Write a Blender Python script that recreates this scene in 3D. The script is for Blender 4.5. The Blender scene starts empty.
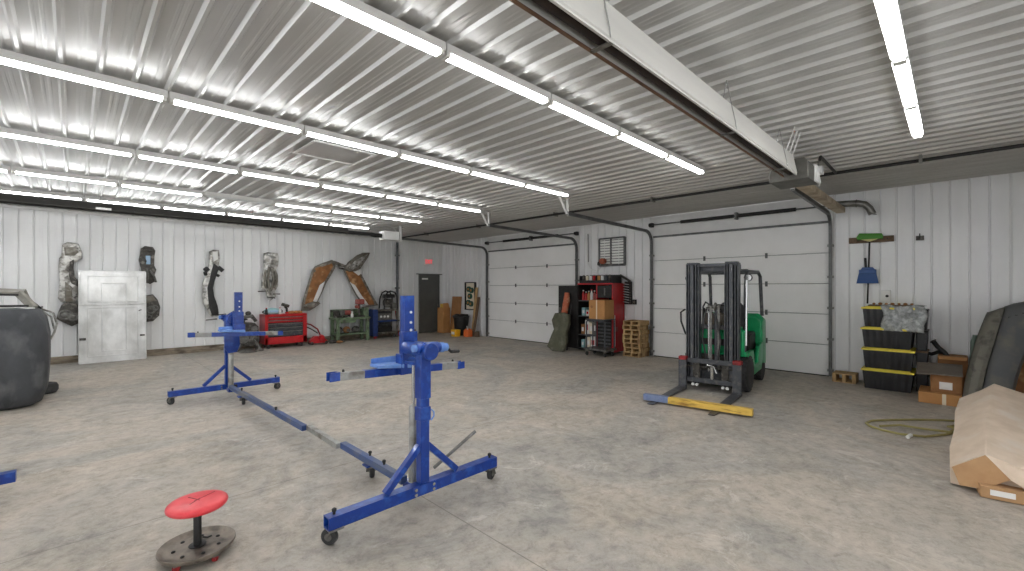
import bpy, bmesh, math, random
from mathutils import Vector, Matrix
random.seed(7)
R=math.radians; PI=math.pi
S=bpy.context.scene; COL=S.collection
# ---------------------------------------------------------------- survey: photo pixel -> point of the real place
F=441.; U0=512.; V0=288.; H=1.6; AH=R(45.1); CA,SA=math.cos(AH),math.sin(AH)
def ray(u,v):
    r=(u-U0)/F
    return (CA+r*SA, SA-r*CA, -(v-V0)/F)
def FL(u,v,z=0.):
    d=ray(u,v); s=(z-H)/d[2]; return Vector((d[0]*s,d[1]*s,z))
def PX(u,v,X):
    d=ray(u,v); s=X/d[0]; return Vector((X,d[1]*s,H+d[2]*s))
def PY(u,v,Y):
    d=ray(u,v); s=Y/d[1]; return Vector((d[0]*s,Y,H+d[2]*s))
XR=9.7; YB=13.38; ZC=3.28; XL=-5.0; YF=-2.6
# ---------------------------------------------------------------- materials
def lin(c): return tuple(((x/255.)/12.92 if x/255.<=.04045 else ((x/255.+.055)/1.055)**2.4) for x in c)+(1,)
MATS={}
def mat(name,c,rough=.5,metal=0.,c2=None,scale=6.,stretch=(1,1,1),bump=0.,spec=.5,lo=.35,hi=.65,detail=6.,c3=None,s3=2.,coat=0.,emit=None,alpha=1.,trans=0.,roughvar=0.):
    if name in MATS: return MATS[name]
    m=bpy.data.materials.new(name); m.use_nodes=True; nt=m.node_tree; N=nt.nodes; L=nt.links
    b=N['Principled BSDF']; b.inputs['Base Color'].default_value=lin(c); b.inputs['Roughness'].default_value=rough
    b.inputs['Metallic'].default_value=metal; b.inputs['Specular IOR Level'].default_value=spec
    b.inputs['Coat Weight'].default_value=coat; b.inputs['Alpha'].default_value=alpha; b.inputs['Transmission Weight'].default_value=trans
    if emit: b.inputs['Emission Color'].default_value=lin(emit[0]); b.inputs['Emission Strength'].default_value=emit[1]
    if c2 or bump or c3 or roughvar:
        tc=N.new('ShaderNodeTexCoord'); mp=N.new('ShaderNodeMapping'); mp.inputs['Scale'].default_value=stretch
        geo=N.new('ShaderNodeNewGeometry')
        L.new(geo.outputs['Position'],mp.inputs['Vector'])
        nz=N.new('ShaderNodeTexNoise'); nz.inputs['Scale'].default_value=scale; nz.inputs['Detail'].default_value=detail; nz.inputs['Roughness'].default_value=.6
        L.new(mp.outputs['Vector'],nz.inputs['Vector'])
        col=None
        if c2:
            rp=N.new('ShaderNodeValToRGB'); rp.color_ramp.elements[0].position=lo; rp.color_ramp.elements[1].position=hi
            rp.color_ramp.elements[0].color=lin(c); rp.color_ramp.elements[1].color=lin(c2)
            L.new(nz.outputs['Fac'],rp.inputs['Fac']); col=rp.outputs['Color']
        if c3:
            n3=N.new('ShaderNodeTexNoise'); n3.inputs['Scale'].default_value=s3; n3.inputs['Detail'].default_value=8
            L.new(mp.outputs['Vector'],n3.inputs['Vector'])
            r3=N.new('ShaderNodeValToRGB'); r3.color_ramp.elements[0].position=.52; r3.color_ramp.elements[1].position=.68
            L.new(n3.outputs['Fac'],r3.inputs['Fac'])
            mx=N.new('ShaderNodeMix'); mx.data_type='RGBA'; L.new(r3.outputs['Color'],mx.inputs['Factor'])
            if col: L.new(col,mx.inputs['A'])
            else: mx.inputs['A'].default_value=lin(c)
            mx.inputs['B'].default_value=lin(c3); col=mx.outputs['Result']
        if col: L.new(col,b.inputs['Base Color'])
        if roughvar:
            mr=N.new('ShaderNodeMapRange'); mr.inputs['From Min'].default_value=.3; mr.inputs['From Max'].default_value=.7
            mr.inputs['To Min'].default_value=max(.05,rough-roughvar); mr.inputs['To Max'].default_value=min(1,rough+roughvar)
            L.new(nz.outputs['Fac'],mr.inputs['Value']); L.new(mr.outputs['Result'],b.inputs['Roughness'])
        if bump:
            bp=N.new('ShaderNodeBump'); bp.inputs['Strength'].default_value=min(1,bump); bp.inputs['Distance'].default_value=.01
            L.new(nz.outputs['Fac'],bp.inputs['Height']); L.new(bp.outputs['Normal'],b.inputs['Normal'])
    MATS[name]=m; return m
def concrete():
    m=bpy.data.materials.new('concrete'); m.use_nodes=True; nt=m.node_tree; N=nt.nodes; L=nt.links
    b=N['Principled BSDF']; geo=N.new('ShaderNodeNewGeometry')
    def noise(sc,st,det=8,ro=.6,dist=0.):
        mp=N.new('ShaderNodeMapping'); mp.inputs['Scale'].default_value=st; L.new(geo.outputs['Position'],mp.inputs['Vector'])
        n=N.new('ShaderNodeTexNoise'); n.inputs['Scale'].default_value=sc; n.inputs['Detail'].default_value=det; n.inputs['Roughness'].default_value=ro; n.inputs['Distortion'].default_value=dist
        L.new(mp.outputs['Vector'],n.inputs['Vector']); return n.outputs['Fac']
    def ramp(f,stops):
        r=N.new('ShaderNodeValToRGB'); e=r.color_ramp.elements
        e[0].position,e[0].color=stops[0][0],lin(stops[0][1]); e[1].position,e[1].color=stops[-1][0],lin(stops[-1][1])
        for p,c in stops[1:-1]: q=e.new(p); q.color=lin(c)
        L.new(f,r.inputs['Fac']); return r.outputs['Color']
    def mix(f,a,bb,mode='MIX',fac=None):
        x=N.new('ShaderNodeMix'); x.data_type='RGBA'; x.blend_type=mode
        if f is not None: L.new(f,x.inputs['Factor'])
        else: x.inputs['Factor'].default_value=fac
        L.new(a,x.inputs['A']); L.new(bb,x.inputs['B']); return x.outputs['Result']
    base=ramp(noise(.42,(1,1,1),10,.68,.9),[(.34,(146,147,146)),(.45,(176,171,163)),(.55,(202,189,172)),(.68,(186,177,164))])
    blot=ramp(noise(1.5,(1,1,1),12,.78,.7),[(.34,(128,126,121)),(.46,(182,177,168)),(.56,(196,189,180)),(.68,(226,219,208))])
    c=mix(None,base,blot,'MIX',.5)
    fine=ramp(noise(9,(1,1,1),8,.85,.3),[(.30,(150,148,144)),(.5,(226,224,221)),(.72,(255,254,252))])
    c=mix(None,c,fine,'MULTIPLY',.75)
    pal=ramp(noise(2.4,(1,1,1),12,.8,.9),[(.57,(0,0,0)),(.64,(255,255,255))])
    wh=N.new('ShaderNodeRGB'); wh.outputs[0].default_value=lin((222,216,206))
    sc=N.new('ShaderNodeMath'); sc.operation='MULTIPLY'; sc.inputs[1].default_value=.40; L.new(pal,sc.inputs[0])
    c=mix(sc.outputs[0],c,wh.outputs[0])
    dk=ramp(noise(1.1,(1,1,1),12,.8,.6),[(.56,(0,0,0)),(.66,(255,255,255))])
    dc=N.new('ShaderNodeRGB'); dc.outputs[0].default_value=lin((112,112,106))
    sd=N.new('ShaderNodeMath'); sd.operation='MULTIPLY'; sd.inputs[1].default_value=.42; L.new(dk,sd.inputs[0])
    c=mix(sd.outputs[0],c,dc.outputs[0])
    # sawn control joints (a grid in the slab)
    sep=N.new('ShaderNodeSeparateXYZ'); L.new(geo.outputs['Position'],sep.inputs[0])
    jf=None
    for ax,off,pitch in (('Y',3.91,4.6),('X',1.90,4.2)):
        a=N.new('ShaderNodeMath'); a.operation='SUBTRACT'; a.inputs[1].default_value=off; L.new(sep.outputs[ax],a.inputs[0])
        p=N.new('ShaderNodeMath'); p.operation='PINGPONG'; p.inputs[1].default_value=pitch/2; L.new(a.outputs[0],p.inputs[0])
        l=N.new('ShaderNodeMath'); l.operation='LESS_THAN'; l.inputs[1].default_value=.004; L.new(p.outputs[0],l.inputs[0])
        if jf is None: jf=l.outputs[0]
        else:
            q=N.new('ShaderNodeMath'); q.operation='MAXIMUM'; L.new(jf,q.inputs[0]); L.new(l.outputs[0],q.inputs[1]); jf=q.outputs[0]
    jc=N.new('ShaderNodeRGB'); jc.outputs[0].default_value=lin((112,106,98))
    sj=N.new('ShaderNodeMath'); sj.operation='MULTIPLY'; sj.inputs[1].default_value=.7; L.new(jf,sj.inputs[0])
    c=mix(sj.outputs[0],c,jc.outputs[0])
    L.new(c,b.inputs['Base Color'])
    rr=N.new('ShaderNodeMapRange'); rr.inputs['To Min'].default_value=.45; rr.inputs['To Max'].default_value=.8
    L.new(noise(1.4,(1,1,1)),rr.inputs['Value']); L.new(rr.outputs['Result'],b.inputs['Roughness'])
    bp=N.new('ShaderNodeBump'); bp.inputs['Strength'].default_value=.15; bp.inputs['Distance'].default_value=.005
    L.new(noise(25,(1,1,1)),bp.inputs['Height']); L.new(bp.outputs['Normal'],b.inputs['Normal'])
    b.inputs['Specular IOR Level'].default_value=.35
    return m
M=dict(
 floor=concrete(),
 ceil=mat('ceiling_steel',(188,187,183),.36,.45,c2=(199,198,195),scale=1.4,stretch=(5,.25,1),roughvar=.08),
 ceil2=mat('ceiling_edge_steel',(176,174,168),.5,.3,c2=(190,188,183),scale=2,stretch=(5,.4,1)),
 wall=mat('white_wall_steel',(222,222,220),.38,.1,c2=(232,232,231),scale=1.2,stretch=(1,1,.3),roughvar=.06),
 garage=mat('garage_door_white',(236,235,232),.5,0,c2=(242,241,239),scale=1.5),
 trim=mat('white_trim',(225,224,221),.45,.1,c2=(214,213,210),scale=3),
 skirt=mat('weathered_board',(104,92,76),.85,0,c2=(150,138,120),scale=4,stretch=(1,1,4),bump=.4,c3=(74,64,52),s3=3),
 greydoor=mat('grey_door_paint',(82,82,78),.5,.1,c2=(90,90,86),scale=3),
 track=mat('track_steel',(112,113,112),.45,.7,c2=(90,90,88),scale=8),
 galv=mat('galvanised',(150,149,144),.4,.75,c2=(118,116,110),scale=7),
 galvdark=mat('weathered_galvanised',(112,110,104),.5,.6,c2=(88,86,80),scale=6),
 black=mat('black_iron',(34,33,32),.5,.3,c2=(46,45,43),scale=10),
 house=mat('fixture_white',(224,223,219),.4,.1),
 tube=mat('fluorescent_tube',(255,255,255),.3,0,emit=((250,252,255),1.0)),
 tubeoff=mat('unlit_tube',(225,226,224),.25),
 socket=mat('lamp_socket',(205,203,196),.5),
 hood=mat('heater_hood',(214,212,205),.42,.35,c2=(204,202,196),scale=2,stretch=(.3,3,3)),
 hooddark=mat('heater_hood_dark',(88,87,84),.45,.6),
 tubedk=mat('heater_tube',(52,40,33),.6,.4,c2=(38,30,26),scale=6),
 lip=mat('heater_lip_rusty',(132,98,74),.6,.4,c2=(96,70,54),scale=10,stretch=(.4,1,1)),
 tan=mat('tan_duct',(196,180,152),.6,.1,c2=(142,124,100),scale=5),
 blue=mat('blue_paint',(10,58,146),.3,.0,c2=(10,50,128),scale=9,c3=(34,82,168),s3=14,coat=.2),
 lblue=mat('light_blue_paint',(116,152,208),.4,0,c2=(84,126,200),scale=12),
 sleeve=mat('bare_steel_sleeve',(168,168,163),.42,.45,c2=(142,141,136),scale=12,c3=(118,112,104),s3=9),
 chrome=mat('bright_steel',(200,200,198),.22,.9),
 steel=mat('dull_steel',(128,127,122),.42,.7,c2=(96,94,90),scale=14),
 rubber=mat('black_rubber',(42,42,43),.7,0,c2=(58,57,56),scale=20),
 darkpaint=mat('dark_steel_paint',(62,64,68),.4,.2,c2=(76,78,82),scale=9,c3=(98,97,94),s3=12),
 redvinyl=mat('red_vinyl',(226,44,54),.35,0,c2=(236,74,82),scale=9,coat=.2),
 red=mat('red_enamel',(192,24,30),.35,.0,c2=(170,20,26),scale=6,coat=.2),
 redworn=mat('red_cap_worn',(168,34,36),.5,0,c2=(110,30,30),scale=16),
 stoolbase=mat('stool_base_steel',(112,104,94),.45,.5,c2=(142,132,120),scale=11,c3=(66,60,54),s3=7),
 green=mat('forklift_green',(20,166,100),.35,0,c2=(16,150,90),scale=5,coat=.2),
 yellow=mat('yellow_wood',(224,188,90),.65,0,c2=(208,170,74),scale=5,stretch=(6,.6,6),c3=(150,112,44),s3=5),
 railblue=mat('worn_blue_rail',(40,74,136),.45,.2,c2=(84,94,118),scale=7,stretch=(1,.4,1),c3=(120,120,118),s3=6),
 bluewood=mat('blue_painted_wood',(104,122,160),.65,0,c2=(134,144,170),scale=9),
 card=mat('cardboard',(190,138,84),.8,0,c2=(176,126,74),scale=4),
 card2=mat('cardboard_dark',(146,102,62),.85,0,c2=(160,114,72),scale=4),
 cardgrey=mat('cardboard_grey',(122,112,100),.85,0,c2=(108,98,88),scale=4),
 kraft=mat('kraft_paper',(222,203,182),.8,0,c2=(206,185,162),scale=5,bump=.6,c3=(220,206,190),s3=4),
 kraftend=mat('kraft_end',(186,148,106),.8,0,c2=(170,130,90),scale=5,bump=.5),
 paper=mat('white_label',(232,230,226),.7),
 tote=mat('black_tote',(40,40,42),.42,0,c2=(50,50,52),scale=6),
 lidy=mat('yellow_lid',(242,224,84),.4,0,c2=(232,212,70),scale=8),
 wood=mat('pallet_wood',(196,164,116),.8,0,c2=(168,134,90),scale=4,stretch=(5,5,1),c3=(132,100,66),s3=4),
 wooddk=mat('old_wood',(116,94,74),.85,0,c2=(92,74,58),scale=5,stretch=(1,5,5)),
 rustpanel=mat('rusty_brown_panel',(150,100,56),.7,.1,c2=(116,76,42),scale=5,c3=(178,138,94),s3=6),
 greymetal=mat('grey_bodywork',(120,116,106),.5,.4,c2=(92,84,72),scale=7,c3=(150,146,138),s3=9),
 alu=mat('bare_aluminium_sheet',(184,184,180),.4,.65,c2=(226,226,223),scale=2.6,stretch=(1,1,.6)),
 silver=mat('old_silver_bodywork',(200,198,192),.36,.45,c2=(128,124,116),scale=8,lo=.42,hi=.60,c3=(70,66,60),s3=9),
 grime=mat('grimy_dark_metal',(52,49,45),.55,.4,c2=(80,76,70),scale=16,c3=(128,124,116),s3=12),
 primer=mat('dark_primer',(54,56,59),.6,.0,c2=(74,76,79),scale=3.,stretch=(1,1,.6),c3=(100,101,102),s3=4),
 primer2=mat('worn_pillar_paint',(150,147,137),.55,.1,c2=(122,118,108),scale=7),
 workgreen=mat('green_bench_paint',(116,136,104),.6,.1,c2=(92,108,84),scale=9,c3=(76,78,66),s3=9),
 workblue=mat('blue_cart_paint',(40,64,122),.5,.1,c2=(34,52,98),scale=9),
 olive=mat('olive_upholstery',(92,92,74),.8,0,c2=(78,78,62),scale=8,c3=(110,108,92),s3=6),
 orange=mat('orange_fabric',(196,112,78),.7,0,c2=(172,88,60),scale=9,c3=(216,168,136),s3=9),
 bumper=mat('black_bumper_plastic',(74,75,77),.6,0,c2=(82,82,80),scale=4,c3=(96,93,84),s3=5),
 bumpolive=mat('olive_bumper_plastic',(104,101,91),.7,0,c2=(118,114,102),scale=5,c3=(80,78,70),s3=8),
 hose=mat('yellow_green_hose',(150,140,84),.6),
 broomg=mat('green_broom_cap',(72,140,40),.5), bristle=mat('cream_bristle',(220,212,150),.9,c2=(200,190,130),scale=60),
 dustblue=mat('blue_plastic',(44,82,140),.45), plasticw=mat('white_plastic',(226,226,222),.4),
 bag=mat('clear_plastic_wrap',(205,208,206),.18,0,c2=(165,168,166),scale=20,bump=1.,c3=(226,228,227),s3=14,alpha=.68),
 yplastic=mat('yellow_plastic',(232,176,32),.45), oplastic=mat('orange_plastic',(226,110,50),.5),
 teal=mat('teal_plastic',(150,190,194),.35), pink=mat('faded_red_paint',(176,92,84),.55,c2=(140,70,62),scale=14),
 dgreen=mat('dark_green_tape',(34,74,60),.5,c2=(40,92,72),scale=9), exitred=mat('exit_red',(226,60,70),.5,emit=((232,50,62),.6)),
 bucketg=mat('green_stake_paint',(104,120,108),.5,.2), glassy=mat('blue_tinted_lens',(150,180,206),.1,0), cream=mat('cream_paper',(226,214,190),.7),
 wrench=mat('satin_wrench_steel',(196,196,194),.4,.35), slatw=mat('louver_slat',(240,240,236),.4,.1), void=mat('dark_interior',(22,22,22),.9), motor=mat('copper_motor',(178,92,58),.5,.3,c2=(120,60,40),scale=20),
)
LIGHT=M['tube'].node_tree.nodes['Principled BSDF'].inputs['Emission Strength']
LIGHT.default_value=14.0
# ---------------------------------------------------------------- mesh builder
def frame(d):
    d=Vector(d).normalized(); up=Vector((0,0,1)) if abs(d.z)<.95 else Vector((1,0,0))
    a=d.cross(up).normalized(); b=a.cross(d).normalized(); return d,a,b
class MB:
    def __init__(s): s.v=[]; s.f=[]
    def add(s,vs,fs):
        o=len(s.v); s.v+= [tuple(x) for x in vs]; s.f+=[tuple(i+o for i in f) for f in fs]; return s
    def box(s,x0,x1,y0,y1,z0,z1):
        return s.add([(x,y,z) for x in (x0,x1) for y in (y0,y1) for z in (z0,z1)],[(0,1,3,2),(4,6,7,5),(0,4,5,1),(2,3,7,6),(0,2,6,4),(1,5,7,3)])
    def obox(s,c,sz,rx=0,ry=0,rz=0):
        m=Matrix.Rotation(R(rz),3,'Z')@Matrix.Rotation(R(ry),3,'Y')@Matrix.Rotation(R(rx),3,'X'); c=Vector(c)
        vs=[c+m@Vector((x*sz[0]/2,y*sz[1]/2,z*sz[2]/2)) for x in (-1,1) for y in (-1,1) for z in (-1,1)]
        return s.add(vs,[(0,1,3,2),(4,6,7,5),(0,4,5,1),(2,3,7,6),(0,2,6,4),(1,5,7,3)])
    def bar(s,p,q,w,h=None,roll=0):
        h=h or w; p,q=Vector(p),Vector(q); d,a,b=frame(q-p)
        if roll: a,b=a*math.cos(roll)+b*math.sin(roll), b*math.cos(roll)-a*math.sin(roll)
        vs=[o+a*(w/2*i)+b*(h/2*j) for o in (p,q) for i,j in ((-1,-1),(1,-1),(1,1),(-1,1))]
        return s.add(vs,[(3,2,1,0),(4,5,6,7)]+[(i,(i+1)%4,4+(i+1)%4,4+i) for i in range(4)])
    def tube(s,pts,r,n=10,closed=False):
        pts=[Vector(p) for p in pts]; k=len(pts); rr=r if isinstance(r,(list,tuple)) else [r]*k
        vs=[];pa=None
        for i,p in enumerate(pts):
            if closed: d=pts[(i+1)%k]-pts[i-1]
            else: d=(pts[min(i+1,k-1)]-pts[max(i-1,0)])
            d.normalize()
            if pa is None: _,a,b=frame(d)
            else:
                a=(pa-d*pa.dot(d)).normalized(); b=a.cross(d)
            pa=a
            for j in range(n):
                t=2*PI*j/n; vs.append(p+(a*math.cos(t)+b*math.sin(t))*rr[i])
        fs=[]
        for i in range(k if closed else k-1):
            for j in range(n):
                i2=(i+1)%k; fs.append((i*n+j,i*n+(j+1)%n,i2*n+(j+1)%n,i2*n+j))
        if not closed: fs+=[tuple(range(n))[::-1],tuple((k-1)*n+j for j in range(n))]
        return s.add(vs,fs)
    def cyl(s,p,q,r,n=16,r2=None): return s.tube([p,q],[r,r2 if r2 is not None else r],n)
    def lathe(s,prof,c=(0,0,0),axis=(0,0,1),n=24):
        d,a,b=frame(axis); c=Vector(c); vs=[];k=len(prof)
        for r,h in prof:
            for j in range(n):
                t=2*PI*j/n; vs.append(c+d*h+(a*math.cos(t)+b*math.sin(t))*max(r,1e-4))
        fs=[(i*n+j,i*n+(j+1)%n,(i+1)*n+(j+1)%n,(i+1)*n+j) for i in range(k-1) for j in range(n)]
        fs+=[tuple(range(n))[::-1],tuple((k-1)*n+j for j in range(n))]
        return s.add(vs,fs)
    def torus(s,c,axis,R0,r,n=24,m=8):
        d,a,b=frame(axis); c=Vector(c)
        return s.tube([c+(a*math.cos(2*PI*i/n)+b*math.sin(2*PI*i/n))*R0 for i in range(n)],r,m,True)
    def ball(s,c,r,sc=(1,1,1),n=14):
        c=Vector(c); k=n//2; vs=[];fs=[]
        for i in range(k+1):
            t=PI*i/k
            for j in range(n):
                p=2*PI*j/n; vs.append(c+Vector((math.sin(t)*math.cos(p)*r*sc[0],math.sin(t)*math.sin(p)*r*sc[1],math.cos(t)*r*sc[2])))
        fs=[(i*n+j,i*n+(j+1)%n,(i+1)*n+(j+1)%n,(i+1)*n+j) for i in range(k) for j in range(n)]
        return s.add(vs,fs)
    def loft(s,secs,cap=True):
        n=len(secs[0]); vs=[p for q in secs for p in q]; k=len(secs)
        fs=[(i*n+j,i*n+(j+1)%n,(i+1)*n+(j+1)%n,(i+1)*n+j) for i in range(k-1) for j in range(n)]
        if cap: fs+=[tuple(range(n))[::-1],tuple((k-1)*n+j for j in range(n))]
        return s.add(vs,fs)
    def plate(s,pts,mapf,depth,holes=(),bev=0.,smooth=False):
        """outline with real holes, thickness and rounded edges; mapf(a,b,t) places it"""
        cu=bpy.data.curves.new('tmp','CURVE'); cu.dimensions='2D'; cu.fill_mode='BOTH'; cu.extrude=max(depth/2-bev,.0005); cu.bevel_depth=bev; cu.bevel_resolution=1
        for loop in [pts]+list(holes):
            sp=cu.splines.new('POLY'); sp.points.add(len(loop)-1); sp.use_cyclic_u=True
            for i,p in enumerate(loop): sp.points[i].co=(p[0],p[1],0,1)
        ob=bpy.data.objects.new('tmp',cu); COL.objects.link(ob)
        dg=bpy.context.evaluated_depsgraph_get(); me=bpy.data.meshes.new_from_object(ob.evaluated_get(dg))
        s.add([mapf(v.co.x,v.co.y,v.co.z) for v in me.vertices],[tuple(p.vertices) for p in me.polygons])
        bpy.data.objects.remove(ob); bpy.data.curves.remove(cu); bpy.data.meshes.remove(me); return s
    def grid(s,fn,nu,nv,closed_u=False):
        vs=[fn(i/nu,j/nv) for i in range(nu+1) for j in range(nv+1)]
        return s.add(vs,[(i*(nv+1)+j,(i+1)*(nv+1)+j,(i+1)*(nv+1)+j+1,i*(nv+1)+j+1) for i in range(nu) for j in range(nv)])
    def jitter(s,a,seed=1):
        rn=random.Random(seed); d={}
        out=[]
        for v in s.v:
            k=tuple(round(x,4) for x in v)
            if k not in d: d[k]=(rn.uniform(-a,a),rn.uniform(-a,a),rn.uniform(-a,a))
            out.append(tuple(v[i]+d[k][i] for i in range(3)))
        s.v=out; return s
    def build(s,name,m,parent=None,bev=0.,local=False,smooth=True,seg=2,solid=0.,sub=0,normals=True,ang=35):
        me=bpy.data.meshes.new(name); vs=s.v
        o=bpy.data.objects.new(name,me); COL.objects.link(o)
        if parent is not None:
            o.parent=parent; root=parent
            while root.parent: root=root.parent
            off=Vector((0,0,0)) if local else root.location
        else:
            xs=[v[0] for v in vs]; ys=[v[1] for v in vs]; zs=[v[2] for v in vs]
            off=Vector(((min(xs)+max(xs))/2,(min(ys)+max(ys))/2,min(zs))); o.location=off
        me.from_pydata([(v[0]-off[0],v[1]-off[1],v[2]-off[2]) for v in vs],[],s.f)
        if normals:
            bm=bmesh.new(); bm.from_mesh(me); bmesh.ops.remove_doubles(bm,verts=bm.verts,dist=1e-5); bmesh.ops.recalc_face_normals(bm,faces=bm.faces); bm.to_mesh(me); bm.free()
        me.materials.append(M[m] if isinstance(m,str) else m)
        if smooth:
            for p in me.polygons: p.use_smooth=True
            me.set_sharp_from_angle(angle=R(ang))
        if solid: d=o.modifiers.new('solid','SOLIDIFY'); d.thickness=solid; d.offset=0
        if bev:
            d=o.modifiers.new('bev','BEVEL'); d.width=bev; d.segments=seg; d.limit_method='ANGLE'; d.angle_limit=R(40)
        if sub: d=o.modifiers.new('sub','SUBSURF'); d.levels=sub; d.render_levels=sub
        return o
def T(name,label,cat,loc,group=None,rz=0):
    o=bpy.data.objects.new(name,None); COL.objects.link(o); o.location=loc; o.rotation_euler=(0,0,R(rz)); o.empty_display_size=.1
    o['label']=label; o['category']=cat
    if group: o['group']=group
    return o
def tag(o,label,cat,group=None):
    o['label']=label; o['category']=cat
    if group: o['group']=group
    return o
def struct(o): o['kind']='structure'; return o
def copy_tree(o,parent=None,same_loc=False):
    c=o.copy(); COL.objects.link(c)
    if parent is not None: c.parent=parent
    for ch in [x for x in COL.objects if x.parent==o]: copy_tree(ch,c)
    return c
def mapY(Y,s=-1):   # outline in the plane of the back wall, thickness towards the room
    return lambda a,b,t:(a,Y+s*0-t,b)
def mapX(X): return lambda a,b,t:(X-t,a,b)
def pY(pts,Y): return [(PY(u,v,Y)[0],PY(u,v,Y)[2]) for u,v in pts]
def pX(pts,X): return [(PX(u,v,X)[1],PX(u,v,X)[2]) for u,v in pts]
# ---------------------------------------------------------------- camera, world
cam=bpy.data.cameras.new('camera'); co=bpy.data.objects.new('camera',cam); COL.objects.link(co)
co.location=(0,0,H); co.rotation_euler=(PI/2,0,AH-PI/2); cam.sensor_width=36; cam.lens=F/1024*36; cam.shift_y=2.5/1024; cam.clip_start=.05
S.camera=co
w=bpy.data.worlds.new('world'); S.world=w; w.use_nodes=True; w.node_tree.nodes['Background'].inputs['Color'].default_value=(.93,.96,1,1); w.node_tree.nodes['Background'].inputs['Strength'].default_value=1.1
vs=S.view_settings; vs.view_transform='Standard'; vs.look='None'; vs.gamma=1; vs.use_curve_mapping=False; vs.exposure=.88
S.cycles.use_denoising=True; S.cycles.max_bounces=10; S.cycles.diffuse_bounces=6
# ================================================================ THE SETTING
struct(MB().box(XL,XR,YF,YB,-.15,0).build('floor','floor',smooth=False))
PITCH=.21
def profile(a0,a1,phase,h,minor=.0035,wd=1.):
    """cross-section of ribbed steel sheet: list of (position, rise)"""
    k=math.ceil((a0-phase)/PITCH); out=[(a0,0)]
    c=phase+k*PITCH
    while c<a1+PITCH:
        for d,z in ((-.026*wd,0),(-.010*wd,h),(.010*wd,h),(.026*wd,0),(.083,0),(.09,minor),(.102,minor),(.109,0),(.125,0),(.132,minor),(.144,minor),(.151,0)):
            x=c+d
            if out[-1][0]<x<a1: out.append((x,z))
        c+=PITCH
    out.append((a1,0)); return out
def sheet(prof,mk,n=1):
    m=MB(); k=len(prof)
    vs=[mk(a,z,t) for t in (0,1) for a,z in prof]
    m.add(vs,[(i,i+1,k+i+1,k+i) for i in range(k-1)]); return m
# ceiling: ribs run front to back
m=sheet(profile(XL,7.55,1.41,.026,.0025),lambda a,z,t:(a,YF+(YB-YF)*t,ZC-z))
struct(m.build('ceiling','ceil',smooth=False,normals=False,solid=.0))
m=sheet(profile(7.55,XR,1.41,.010,.002),lambda a,z,t:(a,YF+(YB-YF)*t,ZC-.004-z)); struct(m.build('ceiling_edge','ceil2',smooth=False,normals=False))
# walls
m=sheet(profile(XL,XR,-.99,.02,.001,.55),lambda a,z,t:(a,YB-z,ZC*t)); struct(m.build('wall_back','wall',smooth=False,normals=False))
m=MB()
D=[(1.60,4.99),(7.22,10.78)]          # garage door openings on the right wall (Y)
for a,b in ((YF,D[0][0]-.06),(D[0][1]+.06,D[1][0]-.06),(D[1][1]+.06,YB)):
    q=sheet(profile(a,b,1.31,.02,.001,.55),lambda a,z,t:(XR-z,a,ZC*t)); m.add(q.v,q.f)
struct(m.build('wall_right','wall',smooth=False,normals=False))
# unseen walls behind the camera, with open bays added to let daylight in
q=MB().box(XL-.1,XL,YF,YB,3.0,ZC)
for a in (YF,2.4,7.4,12.4): q.box(XL-.1,XL,a,a+.95 if a<12 else YB,0,3.0)
struct(q.build('wall_left','wall',smooth=False))
q=MB().box(XL,XR,YF-.1,YF,3.0,ZC)
for a,b in ((XL,XL+.8),(-.4,.4),(4.4,XR)): q.box(a,b,YF-.1,YF,0,3.0)  # right stretch made solid, without a bay, to darken that side
struct(q.build('wall_front','wall',smooth=False))
struct(MB().box(XL,XR,YB-.05,YB-.012,ZC-.075,ZC-.02).build('trim_back','trim',bev=.006))
struct(MB().box(XL,8.52,YB-.06,YB-.012,0,.15).build('baseboard_back','skirt',bev=.006))
i=1
for n,(a,b) in enumerate(D):
    for y0,y1 in ((a-.07,a),(b,b+.07)):
        struct(MB().box(XR-.03,XR+.01,y0,y1,0,ZC-.01).build('trim_%d'%i,'trim',bev=.004)); i+=1
    struct(MB().box(XR-.028,XR+.01,a,b,2.80,ZC-.01).build('trim_%d'%i,'trim',bev=.004)); i+=1
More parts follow.
